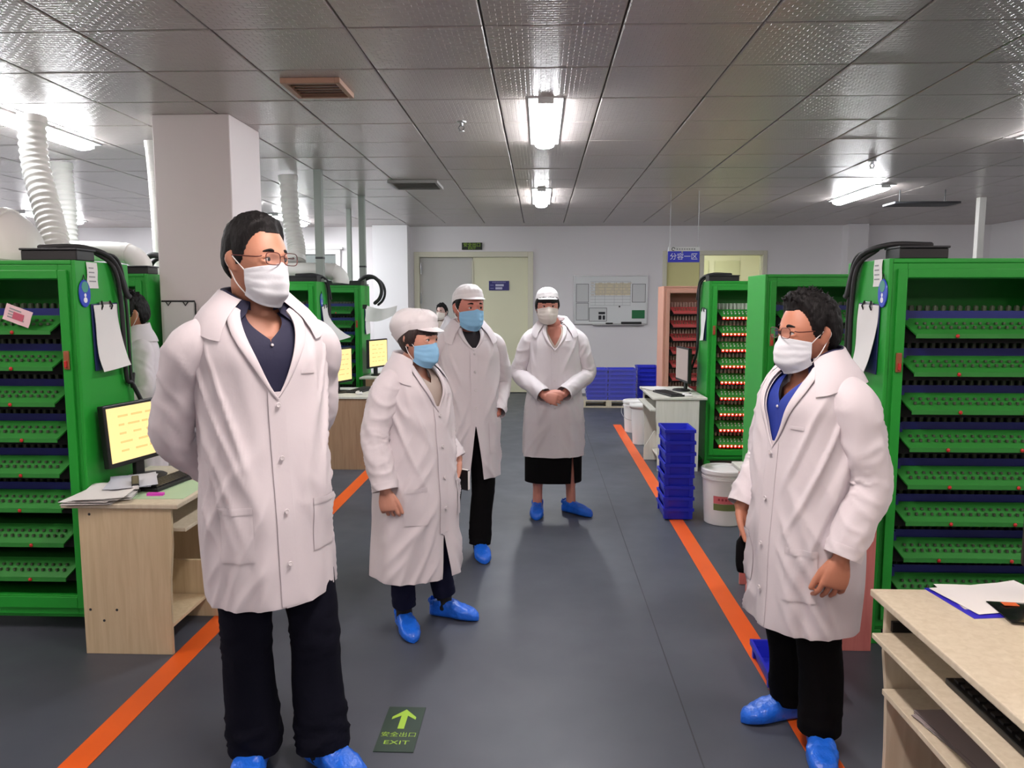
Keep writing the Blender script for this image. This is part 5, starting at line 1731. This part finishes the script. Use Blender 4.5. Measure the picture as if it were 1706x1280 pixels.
    def shoes(s, sock=True, size=1.0, strap=None):
        k = s.k
        for side in (1, -1):
            fx, fy, fa = s.sp['feet'][0 if side == 1 else 1]
            M = Matrix.Translation((fx, fy, 0)) @ Matrix.Rotation(math.radians(fa), 4, 'Z') @ Matrix.Diagonal((k * size, k * size, k * size, 1))
            R = []
            n = 34
            sd = s.sp['seed'] + side
            for i in range(n + 1):
                t = i / n
                y = .085 - .285 * t
                w = .040 + .012 * ga(t, .70, .22) + .002 * ga(t, .1, .15)
                end = (1 - ((t - .5) * 2) ** 6) ** .5 if abs(t - .5) < .4999 else .04
                w *= max(.08, end)
                h = (.092 - .046 * sm(.25, .95, t)) * max(.3, end) + .01
                ring = []
                for j in range(30):
                    a = 2 * PI * j / 30
                    ca, sa = math.cos(a), math.sin(a)
                    x = w * spow(ca, .75)
                    z = h * .5 + h * .5 * spow(sa, .62)
                    nz = noise.noise(Vector((x * 40 + sd, y * 26, z * 40))) * .6 + noise.noise(Vector((x * 90, y * 60 + sd, z * 90))) * .4
                    fz = sm(.004, .02, z)
                    ring.append((x * (1 + .17 * nz * fz), y + .004 * nz, .002 + z * (1 + .13 * nz * fz)))
                R.append(ring)
            sc = s.part('shoe_cover', MB().rings(R).xform(M), M_SHOEC, smooth=True)
            ro = []
            for q in range(3):
                ring = []
                for j in range(48):
                    a = 2 * PI * j / 48
                    wv = 1 + .06 * math.sin(a * 13 + sd) + .04 * math.sin(a * 21)
                    rr_ = (.046, .049, .044)[q] * wv
                    ring.append((rr_ * math.cos(a) * .92, .022 + rr_ * math.sin(a) * 1.35, (.070, .086, .098)[q] + .004 * math.sin(a * 9 + sd) - .018 * sm(0, -1, math.sin(a))))
                ro.append(ring)
            s.part('elastic_ruffle', MB().rings(ro, False, False).xform(M), M_SHOEC, sc, smooth=True, solid=.0015, fix=False)
            if sock:
                hip, knee, ank, fa_ = s.leg(side)
                s.part('sock', MB().tube([Vector((ank.x, ank.y, .05)), Vector((ank.x, ank.y, .10)), ank + (knee - ank) * .35], [.044 * k, .043 * k, .047 * k], 18, dome=True), M_SOCK, smooth=True)

def base_arms(k, both_behind=True):
    return None

PEOPLE = []
def rot_to_world(rz, v): pass

# tall man with glasses, hands behind his back -------------------------------------------
p1 = Person(dict(label='tall man in glasses and white coat, hands behind his back, nearest on the left',
    loc=(-.87, 2.42, 0), rz=38, h=1.845, head=1.07, hw=1.0, crown=.020, hoff=(.0, -.02), hrot=(26, 2, 0), neck=.062, seed=1.0, swayw=(-.035, .0),
    skin=skin('skin_warm', (192, 134, 108)), girth=1.1, voxel=.004, gaze=.002, shw=1.12,
    arms=[dict(e=(.225, .13, 1.17), w=(.08, .235, 1.00), d=(-1, .1, -.25), n=(0, 1, 0), curl=(.5, .6, .5)),
          dict(e=(-.245, .13, 1.15), w=(-.07, .25, .96), d=(1, .1, -.2), n=(0, 1, 0), curl=(.5, .6, .5))],
    feetw=[(.14, .015, 52), (-.085, .0, 6)],
    coat=dict(hem=.625, hab=(.205, .175), mid=[(.86, .203, .168), (1.08, .198, .158)], cab=(.205, .15), zV=1.285, pz=.95, ph=.17, vw=.60, lap=.30, sw=.205, zs=1.515, zn=1.57, fold=1.15)))
p1.body(); p1.face(); p1.hair('short'); p1.mask(M_MASKW, .007); p1.glasses(); p1.coat(); p1.shirt(M_NAVY, None, 1.46); p1.trousers(M_PANTS, .094, .074, .080, .075, 1.3); p1.shoes()

# woman in soft cap, seen from the side ---------------------------------------------------
p2 = Person(dict(label='woman in a soft white cap and blue mask, standing sideways beside the tall man',
    loc=(-.60, 3.54, 0), rz=56, h=1.515, head=.93, crown=.006, hoff=(.0, -.035), hrot=(6, 4, 0), neck=.046, seed=2.0, sway=(.0, -.02),
    skin=skin('skin_fair', (208, 150, 128)), girth=.95, voxel=.0031, dec=.3, hairm=M_HAIRB, hand=.92, gaze=.002, shw=1.05,
    arms=[dict(e=(.20, .05, .97), w=(.235, -.07, .80), d=(-.1, .2, -1), n=(-1, 0, 0), curl=(.7, .8, .5)),
          dict(e=(-.225, .02, .955), w=(-.245, -.06, .735), d=(.05, -.15, -1), n=(.9, .35, -.1), curl=(.4, .6, .5), fat=1.12, spread=.06, thumb=.2, sc=1.05)],
    feetw=[(.125, .15, 74), (-.05, .0, 24)],
    coat=dict(hem=.30, hab=(.215, .205), mid=[(.60, .205, .19), (.85, .19, .168), (1.0, .182, .158)], cab=(.18, .138), zV=1.085, zS=.50, sl=.10, pz=.74, ph=.17, vw=.60, lap=.28, fold=1.1)))
p2.body(); p2.face(); p2.hair('bun'); p2.cap(puff=.034, brim=.045); p2.mask(M_MASKB, .010); p2.coat(); p2.shirt(M_GREYSHIRT, None, 1.24, False); p2.trousers(M_JEANS, .094, .070, .064, .12, .5); p2.shoes(size=1.05)

# man in cap behind her -------------------------------------------------------------------
p3 = Person(dict(label='man in white cap and blue mask behind the woman, coat slit showing black trousers',
    loc=(-.43, 4.68, 0), rz=20, h=1.665, head=1.03, hw=1.04, crown=.010, hoff=(.0, -.02), hrot=(14, 3, 0), neck=.058, seed=3.0, swayw=(-.01, .0),
    skin=skin('skin_ruddy', (196, 124, 108)), girth=1.0, gaze=.002, shw=1.05,
    arms=[dict(e=(.235, .08, 1.06), w=(.155, -.075, .885), d=(-.7, .35, -.6), n=(-1, 0, 0)),
          dict(e=(-.23, .11, 1.05), w=(-.08, .21, .92), d=(1, .1, -.2), n=(0, 1, 0))],
    feetw=[(.06, -.04, 14), (-.15, .0, 0)],
    coat=dict(hem=.50, hab=(.185, .15), mid=[(.78, .185, .152), (1.0, .185, .146)], cab=(.185, .138), zV=1.29, zS=.83, sl=.17, pz=.84, vw=.58, lap=.28)))
p3.body(); p3.face(); p3.hair('short'); p3.cap(0, .03); p3.mask(M_MASKB, .006); p3.coat(); p3.shirt(M_BLKSHIRT, None, None, False); p3.trousers(M_BLACKC, .092, .074, .068, .07, .6); p3.shoes()

# woman with clasped hands ---------------------------------------------------------------
p4 = Person(dict(label='woman in white cap and skirt with hands clasped, farthest down the aisle',
    loc=(.10, 5.55, 0), rz=2, h=1.66, head=.99, hw=.98, crown=.008, hoff=(-.05, -.015), hrot=(4, 2, 0), neck=.048, seed=4.0,
    skin=skin('skin_rosy', (208, 140, 122)), girth=.95, voxel=.0034, dec=.35, hand=1.0, calf=.98, shw=1.02,
    arms=[dict(e=(.245, .02, 1.05), w=(.058, -.225, .925), d=(-1, -.12, -.35), n=(.1, 1, -.1), curl=(.35, .45, .4), thumb=.1),
          dict(e=(-.25, .02, 1.05), w=(-.078, -.235, .915), d=(1, -.2, -.32), n=(-.1, 1, -.1), curl=(.4, .6, .5), thumb=.1)],
    feetw=[(.135, .06, 50), (-.115, .03, -2)],
    coat=dict(hem=.46, hab=(.222, .165), mid=[(.75, .215, .165), (1.0, .192, .15)], cab=(.183, .138), zV=1.235, pz=.72, ph=.16, vw=.60, lap=.28)))
p4.body(); p4.face(); p4.hair('bun'); p4.cap(0, .028); p4.mask(M_MASKC); p4.coat(); p4.shirt(M_GREYSHIRT, None, 1.26, False)
R = []
for i in range(31):
    t = i / 30; z = .265 + .36 * t
    g_ = .10 * (1 - t) ** 1.2 if t < .75 else .0
    row = []
    for j in range(101):
        th = .62 + g_ + (2 * PI - 2 * g_) * j / 100
        f = 1 + .02 * noise.noise(Vector((math.sin(th) * 3, math.cos(th) * 3, z * 2)))
        row.append((.208 * spow(math.sin(th), .8) * f, -.148 * spow(math.cos(th), .8) * f, z))
    R.append(row)
p4.part('skirt', MB().grid(R), M_BLACKC, smooth=True, solid=.003, fix=False)
p4.shoes(sock=False)

# man facing left on the right ------------------------------------------------------------
p5 = Person(dict(label='man in glasses and white coat facing left, beside the near right desk',
    loc=(.935, 2.66, 0), rz=-68, h=1.605, head=1.0, hw=1.0, crown=.024, hoff=(.0, -.03), hrot=(-8, 1, 0), neck=.058, seed=5.0,
    skin=skin('skin_tan', (186, 124, 98)), girth=1.05, voxel=.0031, dec=.3, gaze=-.002, shw=1.15,
    arms=[dict(e=(.225, .05, .985), w=(.225, -.055, .745), d=(-.05, -.22, -1), n=(-.9, .35, .1), curl=(.32, .45, .4), fat=1.12, cuff=-.01, spread=.07, sc=1.05, thumb=.2),
          dict(e=(-.215, -.02, .99), w=(-.19, -.13, .82), d=(.25, .3, -1), n=(1, 0, 0), curl=(.8, .9, .6), fat=1.05)],
    feetw=[(.05, -.07, -14), (.015, .14, -76)],
    coat=dict(hem=.455, hab=(.195, .175), mid=[(.70, .195, .172), (.95, .19, .16)], cab=(.19, .148), zV=1.09, pz=.76, ph=.18, vw=.60, lap=.30, sw=.185, zs=1.315, zn=1.375, fold=1.15)))
p5.body(); p5.face(); p5.hair('thick'); p5.mask(M_MASKW, .007); p5.glasses(); p5.coat(); p5.shirt(M_ROYAL, M_ROYALD, 1.24); p5.trousers(M_BLACKC, .096, .080, .076, .075, .6); p5.shoes(size=1.06)

# worker behind the left cabinet, seen from behind -----------------------------------------
p6 = Person(dict(label='worker in a white coat and blue mask turned away behind the left cabinet',
    loc=(-2.45, 4.55, 0), rz=-52, h=1.63, head=1.0, crown=.018, hrot=(0, 6, 0), neck=.052, seed=6.0,
    skin=MATS['skin_tan'], girth=.95, voxel=.007, hairm=M_HAIR,
    arms=[dict(e=(.22, .0, 1.05), w=(.20, -.2, .95), d=(0, -1, -.1), n=(-1, 0, 0)), dict(e=(-.22, .0, 1.05), w=(-.20, -.2, .95), d=(0, -1, -.1), n=(1, 0, 0))],
    feet=[(.10, 0, 10), (-.10, 0, -10)],
    coat=dict(hem=.50, hab=(.19, .155), mid=[(.8, .185, .15)], cab=(.182, .135), zV=1.25, vw=.6)))
p6.body(); p6.face(); p6.hair('thick'); p6.mask(M_MASKB); p6.coat(); p6.shirt(M_BLKSHIRT, None, None, False); p6.trousers(M_BLACKC); p6.shoes()

# far worker by the double door ------------------------------------------------------------
p7 = Person(dict(label='small distant worker with dark hair and white mask by the double door',
    loc=(-1.50, 11.8, 0), rz=-24, h=1.535, head=.95, crown=.016, hrot=(0, 0, 0), neck=.05, seed=7.0,
    skin=skin('skin_pale', (186, 150, 140)), girth=.9, voxel=.008,
    arms=[dict(e=(.21, .02, .98), w=(.20, -.05, .75), d=(0, -.2, -1), n=(-1, 0, 0)), dict(e=(-.21, .02, .98), w=(-.20, -.05, .75), d=(0, -.2, -1), n=(1, 0, 0))],
    feet=[(.10, 0, 10), (-.10, 0, -10)],
    coat=dict(hem=.45, hab=(.18, .145), mid=[(.8, .172, .14)], cab=(.17, .126), zV=1.12, vw=.6)))
p7.body(); p7.face(); p7.hair('thick'); p7.mask(M_MASKC); p7.coat(); p7.shirt(M_GREYSHIRT, None, None, False); p7.trousers(M_BLACKC); p7.shoes()

# things held
bg = thing('black_pouch', 'black pouch hanging from the hand of the man facing left, behind his coat', 'pouch', (.775, 2.80, .70))
R = []
for i in range(9):
    t = i / 8; z = .02 - .15 * t
    w_ = .022 + .022 * sm(0, .3, t) - .006 * sm(.8, 1, t)
    R.append([(w_ * spow(math.cos(2 * PI * j / 20), .7), .6 * w_ * spow(math.sin(2 * PI * j / 20), .7), z) for j in range(20)])
MB().rings(R).build('bag', M_BLACKC, bg, smooth=True)
MB().tube(spline([Vector((-.02, 0, .01)), Vector((-.03, 0, .05)), Vector((0, 0, .09)), Vector((.02, 0, .05)), Vector((.015, 0, .01))], 14), .005, 6).build('strap', M_BLACKC, bg, smooth=True)
nk = thing('notebook', 'small black notebook held at the far side of the woman in the soft cap', 'notebook', (-.395, 3.70, .70), math.radians(56))
MB().box(-.008, .008, -.06, .06, -.05, .05).build('cover', M_BLACK, nk, bevel=.002)
MB().box(-.006, .006, -.062, -.0601, -.046, .046).box(-.006, .006, -.057, .057, .0501, .052).build('pages', M_PAPER, nk)
